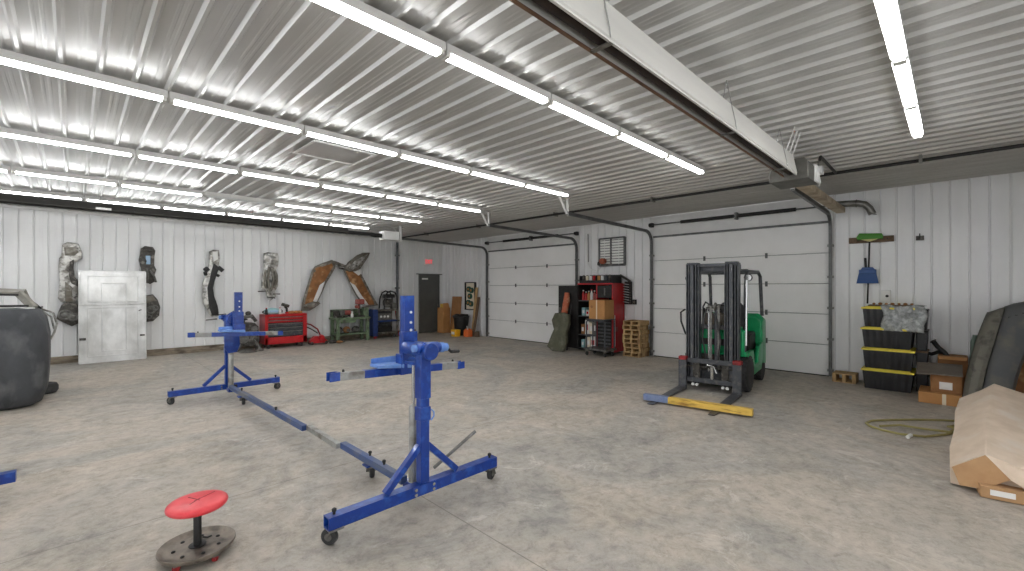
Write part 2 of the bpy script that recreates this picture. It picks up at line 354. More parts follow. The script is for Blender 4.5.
# garage doors
for n,(a,b) in enumerate(D):
    r=struct(bpy.data.objects.new('door_%d'%(n+2),None)); COL.objects.link(r); r.location=(XR,(a+b)/2,0)
    for k in range(5):
        z0=.012+k*.556
        q=MB().box(XR-.012,XR+.02,a,b,z0+.006,z0+.552); q.build('section',"garage",r,bev=.006)
        if k: 
            for y in (a+(b-a)*.3,a+(b-a)*.655):
                MB().box(XR-.03,XR-.012,y-.022,y+.022,z0-.05,z0+.05).build('hinge','track',r,bev=.003)
    MB().box(XR+.022,XR+.04,a-.05,b+.05,0,2.9).build('backing','track',r)  # unseen sheet added to stop sky light at the section gaps
    MB().box(XR-.016,XR+.01,a,b,0,.018).build('bottom_seal','black',r)
    q=MB().box(XR-.06,XR-.012,a,b,2.775,2.815); q.build('top_strut','track',r,bev=.004)
    for y,s in ((a-.03,-1),(b+.03,1)):
        X=XR-.085
        zt=2.66
        pts=[(X,y,0.02),(X,y,zt)]+[(X-.26*(1-math.cos(t)),y,zt+.26*math.sin(t)) for t in [R(x) for x in range(10,91,10)]]
        e=6.42 if not(n==0 and s<0) else 7.0
        pts+=[(e,y,zt+.31)]
        q=MB()
        for p1,p2 in zip(pts[:-1],pts[1:]): q.bar(p1,p2,.045,.06)
        q.build('track','track',r,bev=0)
        for z in (.12,.68,1.24,1.8,2.36): MB().box(X-.02,XR-.012,y-.045,y+.045,z-.02,z+.02).build('track_bracket','galv',r,bev=.003)
        MB().box(X-.03,XR-.02,y-.04,y+.04,3.02,3.12).build('shaft_bearing','black',r,bev=.01)
        MB().cyl((XR-.12,y-.035*1,3.07),(XR-.12,y+.035,3.07),.042,16).build('cable_drum','black',r)
        # sheet-steel hanger from the ceiling at the track's end
        h=MB(); h.bar((e+.02,y,zt+.28),(e+.02,y,ZC-.03),.05,.008); h.bar((e+.02,y,zt+.28),(e-.22,y,ZC-.03),.05,.008); h.bar((e-.3,y,ZC-.03),(e+.1,y,ZC-.03),.05,.008)
        h.build('track_hanger','trim',r)
    MB().cyl((XR-.12,a,3.07),(XR-.12,b,3.07),.014,10).build('torsion_shaft','track',r)
    c=(a+b)/2
    MB().cyl((XR-.12,c-.1,3.07),(XR-.12,c+1.0,3.07),.036,14).build('torsion_spring','black',r)
    MB().cyl((XR-.12,c-.2,3.07),(XR-.12,c-1.2,3.07),.036,14).build('torsion_spring','black',r)
    MB().box(XR-.15,XR-.02,c-.17,c-.13,3.0,3.14).build('center_bracket','track',r)
    if n==0:
        MB().tube([(XR-.03,3.15+.06*math.cos(t),.1+.05*math.sin(t)) for t in [R(x) for x in range(-20,201,20)]],.008,6).build('pull_handle','galv',r)
# exit door
a0,a1=PY(419,300,YB)[0],PY(438.5,300,YB)[0]
r=struct(bpy.data.objects.new('door_1',None)); COL.objects.link(r); r.location=((a0+a1)/2,YB,0)
MB().box(a0+.03,a1-.05,YB-.05,YB-.02,.01,2.02).build('leaf','greydoor',r,bev=.004)
q=MB().box(a0-.03,a0+.03,YB-.07,YB-.01,0,2.08).box(a1-.05,a1,YB-.07,YB-.01,0,2.08).box(a0+.03,a1-.05,YB-.07,YB-.01,2.02,2.08); q.build('frame','greydoor',r,bev=.004)
MB().box(a0-.12,a1+.1,YB-.09,YB-.01,2.08,2.11).build('drip_cap','track',r)
MB().box(a1-.001,a1+.06,YB-.04,YB-.012,0,2.08).build('jamb_trim','trim',r)
MB().box(a0+.09,a0+.34,YB-.058,YB-.05,1.9,1.955).build('sticker','paper',r)
q=MB().cyl((a1-.13,YB-.05,.98),(a1-.13,YB-.11,.98),.012,8).ball((a1-.13,YB-.12,.98),.028); q.build('knob','chrome',r)
# attic hatch
r=struct(bpy.data.objects.new('trim_20',None)); COL.objects.link(r); r.location=(2.28,5.35,ZC)
x0,x1,y0,y1=1.93,2.64,5.06,5.66; zz=ZC-.03
q=MB().box(x0-.03,x1+.03,y0-.03,y0,zz-.012,zz).box(x0-.03,x1+.03,y1,y1+.03,zz-.012,zz).box(x0-.03,x0,y0,y1,zz-.012,zz).box(x1,x1+.03,y0,y1,zz-.012,zz)
q.build('hatch_frame','trim',r); MB().box(x0,x1,y0,y1,zz-.002,zz+.02).build('hatch_panel','ceil',r)
# ================================================================ LIGHTS
LP=1.09
ROWS=[('near the right wall, beyond the white heater hood',.27,6.26,6,'row nearest the camera on the right'),
      ('in front of the white heater hood',2.45,6.14,6,'row beside the white heater hood'),
      ('in the long second row left of the heater hood',4.68,6.02,8,'second row, passing the ceiling hatch'),
      ('in the middle row',6.92,5.98,8,'third row, middle of the ceiling'),
      ('in the fourth row',9.06,5.95,8,'fourth row'),
      ('in the rearmost row above the dark heater',11.0,5.6,7,'rearmost row by the back wall')]
ORD=['at the right end','second from the right end','third from the right end','fourth from the right end','fifth from the right end','sixth from the right end','seventh from the right end','eighth from the right end']
def strip_light(lit):
    """twin-tube strip light built around its own middle; hangs below z = 0"""
    t=T('strip_light','','ceiling light',(0,0,0))
    L=LP/2-.006
    q=MB().loft([[(x,-.042,-.004),(x,-.046,-.066),(x,-.040,-.060),(x,.040,-.060),(x,.046,-.066),(x,.042,-.004)] for x in (-L,L)]); q.build('housing','house',t,local=True,bev=.002)
    for s in (-1,1):
        MB().cyl((-L+.035,s*.020,-.076),(L-.035,s*.020,-.076),.0125,12).build('lamp_tube','tube' if lit else 'tubeoff',t,local=True)
    for e in (-1,1):
        MB().box(e*(L-.018)-.015,e*(L-.018)+.015,-.036,.036,-.092,-.052).build('lamp_socket','socket',t,local=True,bev=.004)
    return t
proto=strip_light(True); prooff=strip_light(False); first={True:True,False:True}
RN=['the frontmost row','row nearest white heater','the second row behind white heater','the third row behind white heater','the fourth row behind white heater','the rearmost row']
for k,(txt,y,xe,n,g) in enumerate(ROWS):
    for i in range(n):
        lit=not(k==4 and i==3)
        src=proto if lit else prooff
        if first[lit]: o=src; first[lit]=False
        else: o=copy_tree(src)
        o.location=(xe-LP*(i+.5),y,ZC-.026)
        o['label']=('lit' if lit else 'unlit')+' tube light %s of %s'%(ORD[i],RN[k])
        o['group']='twin tube strip lights on the ceiling'
# ================================================================ TUBE HEATERS
hx=5.62
t=T('tube_heater','long white radiant tube heater hood hanging under the ceiling at right','heater',(3.0,1.285,2.8))
yc=1.285; xs=(-1.0,hx)
hp=[(-.055,2.845),(-.068,2.86),(-.03,3.06),(.03,3.06),(.068,2.86),(.055,2.845)]
hpi=[(p[0]*.93,p[1]-.004 if p[1]>3 else p[1]+.001) for p in hp]
q=MB(); n=6
q.add([(x,yc+y,z) for x in xs for y,z in hp],[(i,i+1,n+i+1,n+i) for i in range(n-1)])
q.build('hood','hood',t,solid=.004,normals=False,smooth=False)
q=MB().bar((xs[0],yc+.060,2.842),(hx,yc+.060,2.842),.016,.010); q.build('hood_lip','lip',t)
q=MB().bar((xs[0],yc-.060,2.842),(hx,yc-.060,2.842),.014,.010); q.build('hood_lip','hood',t)
MB().cyl((xs[0],yc,2.89),(hx+.1,yc,2.89),.038,18).build('burner_tube','tubedk',t)
for x in (1.9,3.7,5.2):
    q=MB().tube([(x,yc-.074,2.85),(x,yc-.068,2.90),(x,yc-.036,3.06),(x,yc,ZC-.02)],.004,6).tube([(x,yc+.074,2.85),(x,yc+.068,2.90),(x,yc+.036,3.06),(x,yc,ZC-.02)],.004,6)
    q.build('hanger_wire','chrome',t)
    MB().bar((x+.03,yc-.062,2.84),(x+.03,yc+.062,2.84),.035,.006).build('tube_strap','galv',t)
q=MB().loft([[(x,1.12,2.80),(x,1.12,2.98),(x,1.16,3.03),(x,1.36,3.03),(x,1.46,2.97),(x,1.50,2.9),(x,1.50,2.80)] for x in (hx+.03,6.12)]); q.build('burner_box','galvdark',t,bev=.006)
MB().box(hx+.32,6.135,1.10,1.16,2.81,3.0).build('control_box','house',t,bev=.008)
for i in range(3): q=MB().tube([(5.2+i*.12,1.22,3.02),(5.24+i*.12,1.2,3.12),(5.26+i*.12,1.18,3.2),(5.3+i*.12,1.17,ZC-.01)],.005,6); q.build('wire','house',t)
t=T('tube_heater','long dark radiant tube heater hung before the back wall top','heater',(2.0,10.5,2.9))
yc=10.5
q=MB(); hp2=[(-.12,2.945),(-.13,2.96),(-.06,3.065),(.06,3.065),(.13,2.96),(.12,2.945)]
q.add([(x,yc+y,z) for x in (-3.5,4.75) for y,z in hp2],[(i,i+1,n+i+1,n+i) for i in range(n-1)]); q.build('hood','hooddark',t,solid=.004,normals=False,smooth=False)
MB().cyl((-3.5,yc,2.97),(5.4,yc,2.97),.045,18).build('burner_tube','black',t)
for x in (.35,2.7,4.6):
    MB().tube([(x,yc-.13,2.92),(x,yc,3.08),(x,yc,ZC-.02)],.005,6).build('hanger_wire','chrome',t)
MB().box(.28,.48,yc-.16,yc-.13,2.945,2.985).build('joint_clip','house',t,bev=.004)
MB().tube([(5.38,yc,2.97),(5.5,yc,2.95),(5.6,yc,2.96),(5.72,yc,2.95)],.055,12).build('flue_elbow','black',t)
MB().box(5.68,6.12,yc-.14,yc+.14,2.86,3.08).build('burner_box','house',t,bev=.01)
MB().box(6.2,6.26,yc-.03,yc+.03,2.85,ZC-.02).build('hanger_strap','trim',t,bev=.004)
# gas line, air duct, junction box
q=MB().tube([(7.42,YB-.35,ZC-.075),(7.47,6,ZC-.075),(7.52,2.5,ZC-.075),(7.62,YF+.05,ZC-.075)],.022,10)
g=T('gas_pipe','long black pipe running under the ceiling parallel to the right wall','pipe',(7.5,6,ZC-.075)); q.build('pipe_run','black',g)
for y in (.3,1.9,3.9,6.2,8.8,11.2): MB().box(7.46,7.6,y-.015,y+.015,ZC-.105,ZC-.02).build('pipe_clamp','galv',g)
q=MB().tube([(7.56,1.17,ZC-.075),(6.5,1.16,ZC-.07),(6.44,1.16,ZC-.12)],.018,8); q.build('branch','black',g)
q=MB().loft([[(x,1.33,2.90),(x,1.33,2.99),(x,1.46,2.99),(x,1.46,2.90)] for x in (6.14,7.0,9.45)])
tag(q.build('air_duct','tan',bev=.01),'tan flat duct from the burner box to the right wall','duct')
t=T('flue_pipe','galvanized elbow pipe at right end of the tan duct by garage door','pipe',(9.5,1.3,2.8))
pp=[(9.45,1.55,3.05),(9.45,1.45,3.06),(9.45,1.16,3.04),(9.46,1.07,3.01),(9.48,1.01,2.94),(9.5,.97,2.84)]
MB().tube(pp,.055,14).build('elbow','galv',t)
q=MB().torus((9.45,1.18,3.04),(0,1,.05),.057,.008).torus((9.5,.975,2.85),(0,-.4,1),.057,.008); q.build('band','steel',t)
t=T('junction_box','small white box hanging from the ceiling behind the burner box','junction box',(7.0,1.28,3.1))
MB().box(6.93,7.05,1.22,1.34,3.10,3.2).build('case','plasticw',t,bev=.008)
MB().cyl((7.0,1.28,3.2),(7.0,1.28,ZC-.01),.01,8).build('stem','galv',t); MB().tube([(7.0,1.27,3.1),(7.0,1.25,3.0),(7.02,1.27,2.95)],.008,6).build('lead','plasticw',t)
# ================================================================ ROTISSERIE
def xr(y): return 1.80-(y-2.73)*.038
root=T('auto_rotisserie','blue steel car body rotisserie with two wheeled stands joined by a long rail','car rotisserie',(1.73,5.1,0))
def caster(x,y,zt,par,ang=0.):
    r_=.052; c=math.cos(ang); s_=math.sin(ang); dx,dy=c*.03,s_*.03
    f=MB(); f.obox((x,y,zt-.006),(.09,.09,.012))
    for k in (-1,1): f.bar((x-s_*.03*k,y+c*.03*k,zt-.01),(x+dx-s_*.03*k,y+dy+c*.03*k,r_),.035,.005,)
    cst=f.build('caster','galv',par)
    a=Vector((-s_,c,0)); p=Vector((x+dx,y+dy,r_))
    MB().lathe([(.02,-.019),(r_*.8,-.019),(r_,-.012),(r_,.012),(r_*.8,.019),(.02,.019)],p,a,20).build('wheel','rubber',cst)
    MB().lathe([(.01,-.021),(.024,-.021),(.024,.021),(.01,.021)],p,a,12).build('hub','steel',cst)
    return cst
def knob(x,y,z,par): MB().lathe([(.009,0),(.009,.016),(.014,.018),(.015,.032),(.008,.038)],(x,y,z),(0,0,1),12).build('lock_knob','black',par)
def stand(Y0,s):
    xc=xr(Y0)+.005; k=.70
    b=MB()
    # hollow square base beam (open ends)
    for z0,z1,y0,y1 in ((.115,.121,-.038,.038),(.185,.191,-.038,.038),(.115,.191,-.038,-.032),(.115,.191,.032,.038)): b.box(xc-k,xc+k,Y0+y0,Y0+y1,z0,z1)
    b.box(xc-k+.06,xc+k-.06,Y0-.03,Y0+.03,.121,.185)
    beam=b.build('base_beam','blue',root,bev=.002)
    for e,a in ((-1,2.2),(1,.4)):
        x=xc+e*(k-.05); caster(x,Y0,.115,beam,a); knob(x,Y0,.191,beam)
        MB().box(x-.035,x+.035,Y0-.042,Y0+.042,.108,.116).build('caster_plate','blue',beam)
    pz=1.10
    post=MB().box(xc-.036,xc+.036,Y0-.034,Y0+.034,.191,pz).build('post','blue',root,bev=.006)
    bo=MB()
    for dx in (-.075,.075):
        for z in (.135,.17): bo.cyl((xc+dx-.01,Y0-.038,z),(xc+dx-.01,Y0-.05,z),.012,8)
    bo.build('bolt','chrome',beam)
    MB().box(xc-.11,xc+.09,Y0-.043,Y0-.038,.12,.187).build('splice_plate','blue',beam,bev=.002)
    for e in (-1,1):
        q=MB().bar((xc+e*.03,Y0,.46),(xc+e*.30,Y0,.20),.044,.044); q.build('brace','blue',root,bev=.003)
    # sliding sleeve on the post
    z0=.64
    for a_,b_ in ((z0,z0+.10),(pz-.30,pz+.02)): MB().box(xc-.043,xc+.043,Y0-.041,Y0+.041,a_,b_).build('post_sleeve','blue',post,bev=.004)
    q=MB().tube([(xc+.043,Y0-.043,z0+.08),(xc+.058,Y0-.055,z0+.06),(xc+.058,Y0-.055,z0+.03),(xc+.043,Y0-.043,z0)],.006,6); q.build('latch_hook','lblue',post)
    # jack
    jy=Y0+s*.14; jx=xc+.01
    j=MB().lathe([(.04,.12),(.04,.15),(.036,.155),(.036,.70),(.03,.72),(.014,.725)],(jx,jy,0)).build('jack_cylinder','sleeve',root)
    MB().cyl((jx,jy,.72),(jx,jy,1.04),.014,12).build('jack_rod','chrome',j)
    MB().box(jx-.045,jx+.045,min(jy-.05*s,jy+.08*s),max(jy-.05*s,jy+.08*s),.10,.15).build('jack_foot','blue',j,bev=.004)
    MB().box(jx-.04,jx+.04,min(Y0,jy+.05*s),max(Y0,jy+.05*s),1.03,1.055).build('jack_bracket','blue',j,bev=.003)
    MB().cyl((jx+.03,jy,.16),(jx+.08,jy,.17),.022,12).build('jack_pump','black',j)
    # rotating head
    zh=1.145
    hd=MB().lathe([(.055,-.10),(.062,-.095),(.062,.10),(.05,.12),(.05,.24)],(xc+.01,Y0,zh),(0,s,0),24).build('head','blue',root)
    MB().lathe([(.028,-.10),(.036,-.09),(.036,-.04),(.044,-.04),(.044,.08),(.034,.085),(.034,.10),(.03,.11)],(xc+.02,Y0-.03*s,zh+.02),(1,0,-.05),20).build('worm_housing','blue',hd)
    MB().lathe([(.038,.10),(.038,.135),(.03,.14),(.03,.17)],(xc+.02,Y0-.03*s,zh+.02),(1,0,-.05),16).build('worm_cap','lblue',hd)
    MB().lathe([(.022,-.125),(.026,-.12),(.026,-.10)],(xc+.02,Y0-.03*s,zh+.02),(1,0,-.05),16).build('worm_end','lblue',hd)
    q=MB().tube([(xc+.17,Y0-.03*s,zh+.01),(xc+.20,Y0-.03*s,zh),(xc+.21,Y0-.06*s,zh-.025)],.010,8).tube([(xc+.20,Y0-.07*s,zh-.02),(xc+.275,Y0-.07*s,zh-.025)],.012,8)
    q.build('crank','black',hd)
    # upright channel carried by the head
    yu=Y0+s*.30; xu=xc+.065
    ch=MB(); lo,hi=.97,1.54
    y1,y2=sorted((yu,yu+s*.03)); ch.box(xu-.046,xu+.046,yu-.004,yu+.004,lo,hi)
    for e in (-1,1): ch.box(xu+e*.046-.004,xu+e*.046+.004,y1,y2+.012,lo,hi)
    ch.box(xu-.044,xu+.044,min(yu,yu-s*.0)-.016,yu+.016,lo,hi)
    chan=ch.build('upright_channel','blue',root,bev=.002)
    q=MB()
    for z in (1.12,1.19,1.27,1.33,1.41): q.cyl((xu+.012,yu-.02,z),(xu+.012,yu-.012,z),.011,10)
    q.build('pin_hole','plasticw',chan)
    q=MB().box(xu-.065,xu+.065,yu-.03,yu+.03,1.02,1.26); q.build('channel_sleeve','blue',chan,bev=.004)
    # cross arm
    ya=yu+s*.075; za=.945
    def tl(x): return za-(x-xu)*.045
    xl,xr_=xu-.60,xu+(.60 if s>0 else .57)
    arm=MB().bar((xl+.26,ya,tl(xl+.26)),(xr_-.24,ya,tl(xr_-.24)),.058,.058).build('cross_arm','blue',root,bev=.003)
    for e,(p0,p1) in ((-1,(xl+.06,xl+.30)),(1,(xr_-.26,xr_-.05))):
        MB().bar((p0,ya,tl(p0)),(p1,ya,tl(p1)),.056,.056).build('arm_slide','sleeve',arm,bev=.002)
        pe=xl if e<0 else xr_
        q=MB()
        for dy in (-.027,.027): q.bar((pe,ya+dy,tl(pe)),(pe+(-e)*.075,ya+dy,tl(pe)),.008,.062)
        q.bar((pe-e*.06,ya,tl(pe)),(pe-e*.08,ya,tl(pe)),.05,.058); q.build('arm_clevis','blue',arm,bev=.002)
        MB().lathe([(.009,0),(.009,.012),(.006,.018)],(p0+.05 if e<0 else p1-.06,ya,tl(p0)+.027),(0,0,1),8).build('arm_bolt','black',arm)
    # light blue mounting shelf on the arm
    q=MB().loft([[(xu-.25,ya-.06,za+.05),(xu-.25,ya+.07,za+.05),(xu-.25,ya+.07,za+.075),(xu-.25,ya-.06,za+.075)],[(xu+.05,ya-.10,za+.025),(xu+.05,ya+.08,za+.025),(xu+.05,ya+.08,za+.06),(xu+.05,ya-.10,za+.06)]])
    q.bar((xu-.24,ya+.07,za+.085),(xu+.02,ya+.08,za+.085),.012,.05)
    q.build('mounting_shelf','lblue',root,bev=.004)
    q=MB().box(xu-.07,xu+.07,min(yu,ya)-.01,max(yu,ya)+.0,za-.02,za+.14); q.build('arm_bracket','blue',root,bev=.004)
    return post
stand(2.73,1); p=stand(7.57,-1)
# wide carriage plate seen on the far stand
xc=xr(7.57)
q=MB().plate([(-.10,.74),(-.05,.66),(.05,.67),(.09,.76),(.08,.94),(.07,1.02),(.07,1.22),(.02,1.27),(-.06,1.22),(-.09,1.12),(-.07,1.0),(-.10,.92)],lambda a,b,t:(xc+.03+a,7.40-t,b),.02,bev=.003); q.build('carriage_plate','blue',root)
# connecting rail: three telescoping lengths
for (ya,yb,w_,m_) in ((2.90,3.95,.055,'darkpaint'),(3.95,4.7,.050,'sleeve'),(4.7,7.40,.055,'darkpaint')):
    q=MB().bar((xr(ya)-.04,ya,.165),(xr(yb)-.0,yb,.165),w_,w_); o=q.build('rail','railblue' if m_=='darkpaint' else m_,root,bev=.003)
    if m_!='sleeve': knob(xr((ya+yb)/2)-.02,ya+.3 if ya<4 else yb-1.9,.198,o)
for y,dx in ((3.45,.0),(6.86,.0)):
    x=xr(y)-.01; q=MB().box(x-.05,x+.05,y-.045,y+.045,.118,.132); q=q.build('rail_foot','blue',root,bev=.003); caster(x+.02,y,.118,q,1.2); knob(x,y,.20,q)
q=MB().cyl((1.99,2.86,.20),(2.36,2.80,.415),.013,10); q.build('jack_lever','steel',root)
# end of a second blue beam just inside the left edge
t=T('blue_beam','blue steel beam end with orange tip bolt reaching in from the left edge','beam',(-.9,5.0,0))
b=MB().bar((-1.75,5.02,.19),(-.30,4.98,.19),.075,.075).build('beam','blue',t,bev=.004); caster(-.45,4.985,.152,b,1.)
caster(-1.6,5.01,.152,b,1.); MB().cyl((-.58,4.985,.228),(-.58,4.985,.27),.014,8).build('tip_bolt','oplastic',b)
# ================================================================ RED STOOL
t=T('work_stool','red round rolling work stool with steel dish base in the foreground','stool',(.53,3.2,0))
q=MB().lathe([(.0,.066),(.03,.064),(.13,.056),(.172,.056),(.188,.074),(.194,.074),(.196,.066),(.18,.044),(.0,.044)],(.53,3.2,0),n=40); base=q.build('base_dish','stoolbase',t,ang=50)
for k in range(7): a=k*2*PI/7+.3; MB().lathe([(.011,.054),(.011,.062),(.006,.065)],(.53+.115*math.cos(a),3.2+.115*math.sin(a),0),n=8).build('base_bolt','black',base)
for k in range(5):
    a=k*2*PI/5+.1; x,y=.53+.155*math.cos(a),3.2+.155*math.sin(a)
    f=MB().box(x-.016,x+.016,y-.02,y+.02,.034,.046).build('caster','steel',base)
    ax=Vector((math.cos(a+.6),math.sin(a+.6),0)); MB().lathe([(.010,-.013),(.019,-.011),(.021,0),(.019,.011),(.010,.013)],(x,y,.021),ax,14).build('wheel','redworn',f)
col=MB().lathe([(.045,.056),(.045,.066),(.021,.07),(.021,.245),(.018,.25),(.018,.255)],(.53,3.2,0),n=20).build('column','black',t)
MB().cyl((.53,3.2,.25),(.53,3.2,.285),.016,14).build('piston','chrome',col)
MB().tube([(.556,3.2,.10),(.58,3.19,.092),(.60,3.185,.098)],.005,6).build('height_lever','black',col)
q=MB().lathe([(.0,.288),(.135,.288),(.146,.291),(.153,.299),(.156,.309),(.153,.319),(.144,.327),(.12,.331),(.0,.333)],(.53,3.2,0),n=44); seat=q.build('seat','redvinyl',t,ang=60)
MB().lathe([(.04,.268),(.09,.276),(.09,.284),(.03,.284)],(.53,3.2,0),n=20).build('seat_plate','black',t)
q=MB()
for a,l in ((.5,.11),(2.0,.08),(3.9,.06)): q.bar((.53-.02*math.cos(a),3.2-.02*math.sin(a),.3338),(.53+l*math.cos(a),3.2+l*math.sin(a),.3335),.004,.0015)
q.build('seat_crack','redworn',seat)
# ================================================================ FORKLIFT
fk=T('forklift','green forklift with black mast parked in front of right garage door','forklift',(7.36,2.69,0),rz=185)
def fp(mb,name,m,par=None,**k): return mb.build(name,m,par or fk,local=True,**k)
for s in (-1,1):
    q=MB(); y=s*.285
    q.box(.22,.36,y-.100,y-.082,.10,1.98).box(.22,.36,y+.082,y+.100,.10,1.98).box(.22,.24,y-.100,y+.100,.10,1.98)     # outer channel
    q.box(.25,.37,y-.062,y-.046,.12,1.99).box(.25,.37,y+.046,y+.062,.12,1.99).box(.24,.26,y-.062,y+.062,.12,1.99)
    q.box(.28,.385,y-.026,y+.026,.13,1.96)
    fp(q,'mast_rail','darkpaint',bev=.004)
    for e in (-1,1): fp(MB().cyl((.29,y+e*.072,.2),(.29,y+e*.072,1.9),.010,10),'lift_cylinder','steel')
    q=MB().box(.23,.37,y-.085,y+.085,1.97,2.0); fp(q,'mast_cap','darkpaint',bev=.006)
for bb in ((.17,.24,-.38,.38,1.86,1.96),(.26,.34,-.36,.36,1.93,1.98),(.17,.24,-.37,.37,.95,1.02),(.20,.235,-.37,.37,.15,.3)): fp(MB().box(*bb),'mast_crossbar','darkpaint',bev=.005)
fp(MB().cyl((.30,.06,.3),(.30,.06,1.28),.030,14),'free_lift_cylinder','darkpaint'); fp(MB().cyl((.30,-.05,.3),(.30,-.05,1.22),.020,12),'free_lift_rod','chrome')
for y in (.105,-.01):
    q=MB().bar((.345,y,.35),(.345,y,1.30),.03,.014)
    for z in range(24): q.box(.335,.355,y-.018,y+.018,.37+z*.038,.385+z*.038)
    fp(q,'lift_chain','steel')
q=MB().torus((.32,.05,1.31),(0,1,0),.05,.016).cyl((.32,-.06,1.31),(.32,.12,1.31),.03,12); fp(q,'chain_pulley','steel')
q=MB().tube([(.24,-.44,1.25),(.2,-.52,1.2),(.16,-.53,1.05),(.14,-.47,.86),(.14,-.42,.8)],.014,8); fp(q,'hydraulic_hose','rubber')
for pp in ([(.36,.04,1.2),(.39,.10,1.05),(.38,.14,.8),(.36,.10,.5)],[(.36,-.06,1.3),(.4,-.1,1.1),(.39,-.12,.8),(.36,-.06,.45)],[(.34,.0,1.32),(.3,-.1,1.38),(.26,-.15,1.3),(.25,-.16,.9)]): fp(MB().tube(pp,.012,8),'hydraulic_hose','rubber')
# carriage
q=MB().box(.40,.45,-.44,.44,.43,.50).box(.40,.45,-.44,.44,.13,.20).box(.41,.44,-.44,-.41,.2,.43).box(.41,.44,.41,.44,.2,.43); cr=fp(q,'carriage','darkpaint',bev=.006)
q=MB().box(.37,.41,-.26,-.16,.14,.48).box(.37,.41,.16,.26,.14,.48).box(.37,.42,-.40,.40,.36,.385); fp(q,'carriage_plate','grime',cr,bev=.004)
q=MB().cyl((.42,.03,.2),(.42,.03,.40),.03,12).tube([(.43,-.06,.38),(.45,-.03,.42),(.45,.06,.40),(.44,.10,.30)],.013,8); fp(q,'side_shift_cylinder','chrome',cr)
for y in (-.25,-.19,.19,.25): q=MB().cyl((.425,y,.095),(.455,y,.095),.022,10); fp(q,'carriage_roller','plasticw',cr)
for s in (-1,1):
    y=s*.395
    q=MB().loft([[(.455,y-.06,.0+.012),(.455,y+.06,.012),(.50,y+.06,.012),(.50,y-.06,.012)],[(.455,y-.06,.48),(.455,y+.06,.48),(.495,y+.06,.48),(.495,y-.06,.48)]])
    q.loft([[(.46,y-.06,.012),(.46,y+.06,.012),(.46,y+.06,.055),(.46,y-.06,.055)],[(1.45,y-.06,.012),(1.45,y+.06,.012),(1.45,y+.06,.026),(1.45,y-.06,.026)],[(1.76,y-.04,.012),(1.76,y+.04,.012),(1.76,y+.04,.020),(1.76,y-.04,.020)]])
    fo=fp(q,'fork','darkpaint',bev=.004)
    q=MB().box(.40,.505,y-.06,y+.06,.465,.525); fp(q,'fork_latch','redworn',fo,bev=.012)
# wheels
def fwheel(x,y,r,w,name):
    prof=[(r*.5,-w/2),(r*.86,-w/2),(r*.97,-w*.42),(r,-w*.3),(r,w*.3),(r*.97,w*.42),(r*.86,w/2),(r*.5,w/2)]
    q=MB().lathe(prof,(x,y,r),(0,1,0),30)
    for k in range(22):
        a=2*PI*k/22
        for e in (-1,1):
            q.obox((x+(r-.004)*math.cos(a+e*.07),y+e*w*.24,r+(r-.004)*math.sin(a+e*.07)),(.02,w*.42,.04),ry=-math.degrees(a+e*.07))
    tw=fp(q,name,'rubber')
    fp(MB().lathe([(.03,-w*.45),(r*.3,-w*.44),(r*.5,-w*.30),(r*.52,-w*.2),(r*.52,w*.2),(r*.5,w*.30),(r*.3,w*.44),(.03,w*.45)],(x,y,r),(0,1,0),24),'rim','steel',tw)
for s in (-1,1):
    fwheel(0,s*.39,.275,.17,'front_wheel'); fwheel(-1.12,s*.36,.215,.15,'rear_wheel')
# chassis, green bodywork
q=MB().box(-1.2,.12,-.28,.28,.22,.55); fp(q,'chassis','grime',bev=.02)
sec=lambda x,y,z0,z1,c:[(x,-y,z0),(x,-y,z1-c),(x,-y+c,z1),(x,y-c,z1),(x,y,z1-c),(x,y,z0)]
q=MB().loft([sec(.16,.41,.55,.97,.05),sec(.05,.43,.55,1.01,.06)]); fp(q,'front_cowl','green',bev=.02)
q=MB().box(.155,.172,-.32,.32,.70,.80); fp(q,'cowl_recess','black',bev=.005)
for s in (-1,1):
    q=MB().box(.0,.15,s*.33-.12,s*.33+.12,.545,.62); fp(q,'fender','green',bev=.02)
    q=MB().plate([(.02,.40),(.02,.56),(-.25,.56),(-.34,.30),(-.62,.28),(-.80,.45),(-.80,.98),(-.62,.96),(-.56,.82),(-.30,.80),(-1.02,.62),(-1.02,.30),(-.75,.18),(-.25,.20)][:0] or [(.05,.50),(.05,.60),(-.28,.60),(-.36,.36),(-.62,.36),(-.74,.62),(-.98,.66),(-.98,.40),(-.86,.24),(-.30,.22),(-.22,.42)],lambda a,b,t:(a,s*.43-t,b),.06,bev=.012); fp(q,'side_panel','green')
q=MB().box(-.95,-.45,-.36,.36,.55,.86); fp(q,'engine_hood','black',bev=.04)
q=MB().loft([[(x,-y,z0),(x,-y,z1-.08),(x,-y+.08,z1),(x,y-.08,z1),(x,y,z1-.08),(x,y,z0)] for x,y,z0,z1 in ((-1.00,.44,.34,1.10),(-1.08,.455,.30,1.16),(-1.28,.45,.27,1.12),(-1.42,.40,.27,1.0),(-1.48,.33,.30,.88))]); fp(q,'counterweight','green',bev=.02)
q=MB().box(-.52,.02,-.36,.36,.50,.53); fp(q,'floor_plate','black',bev=.005)
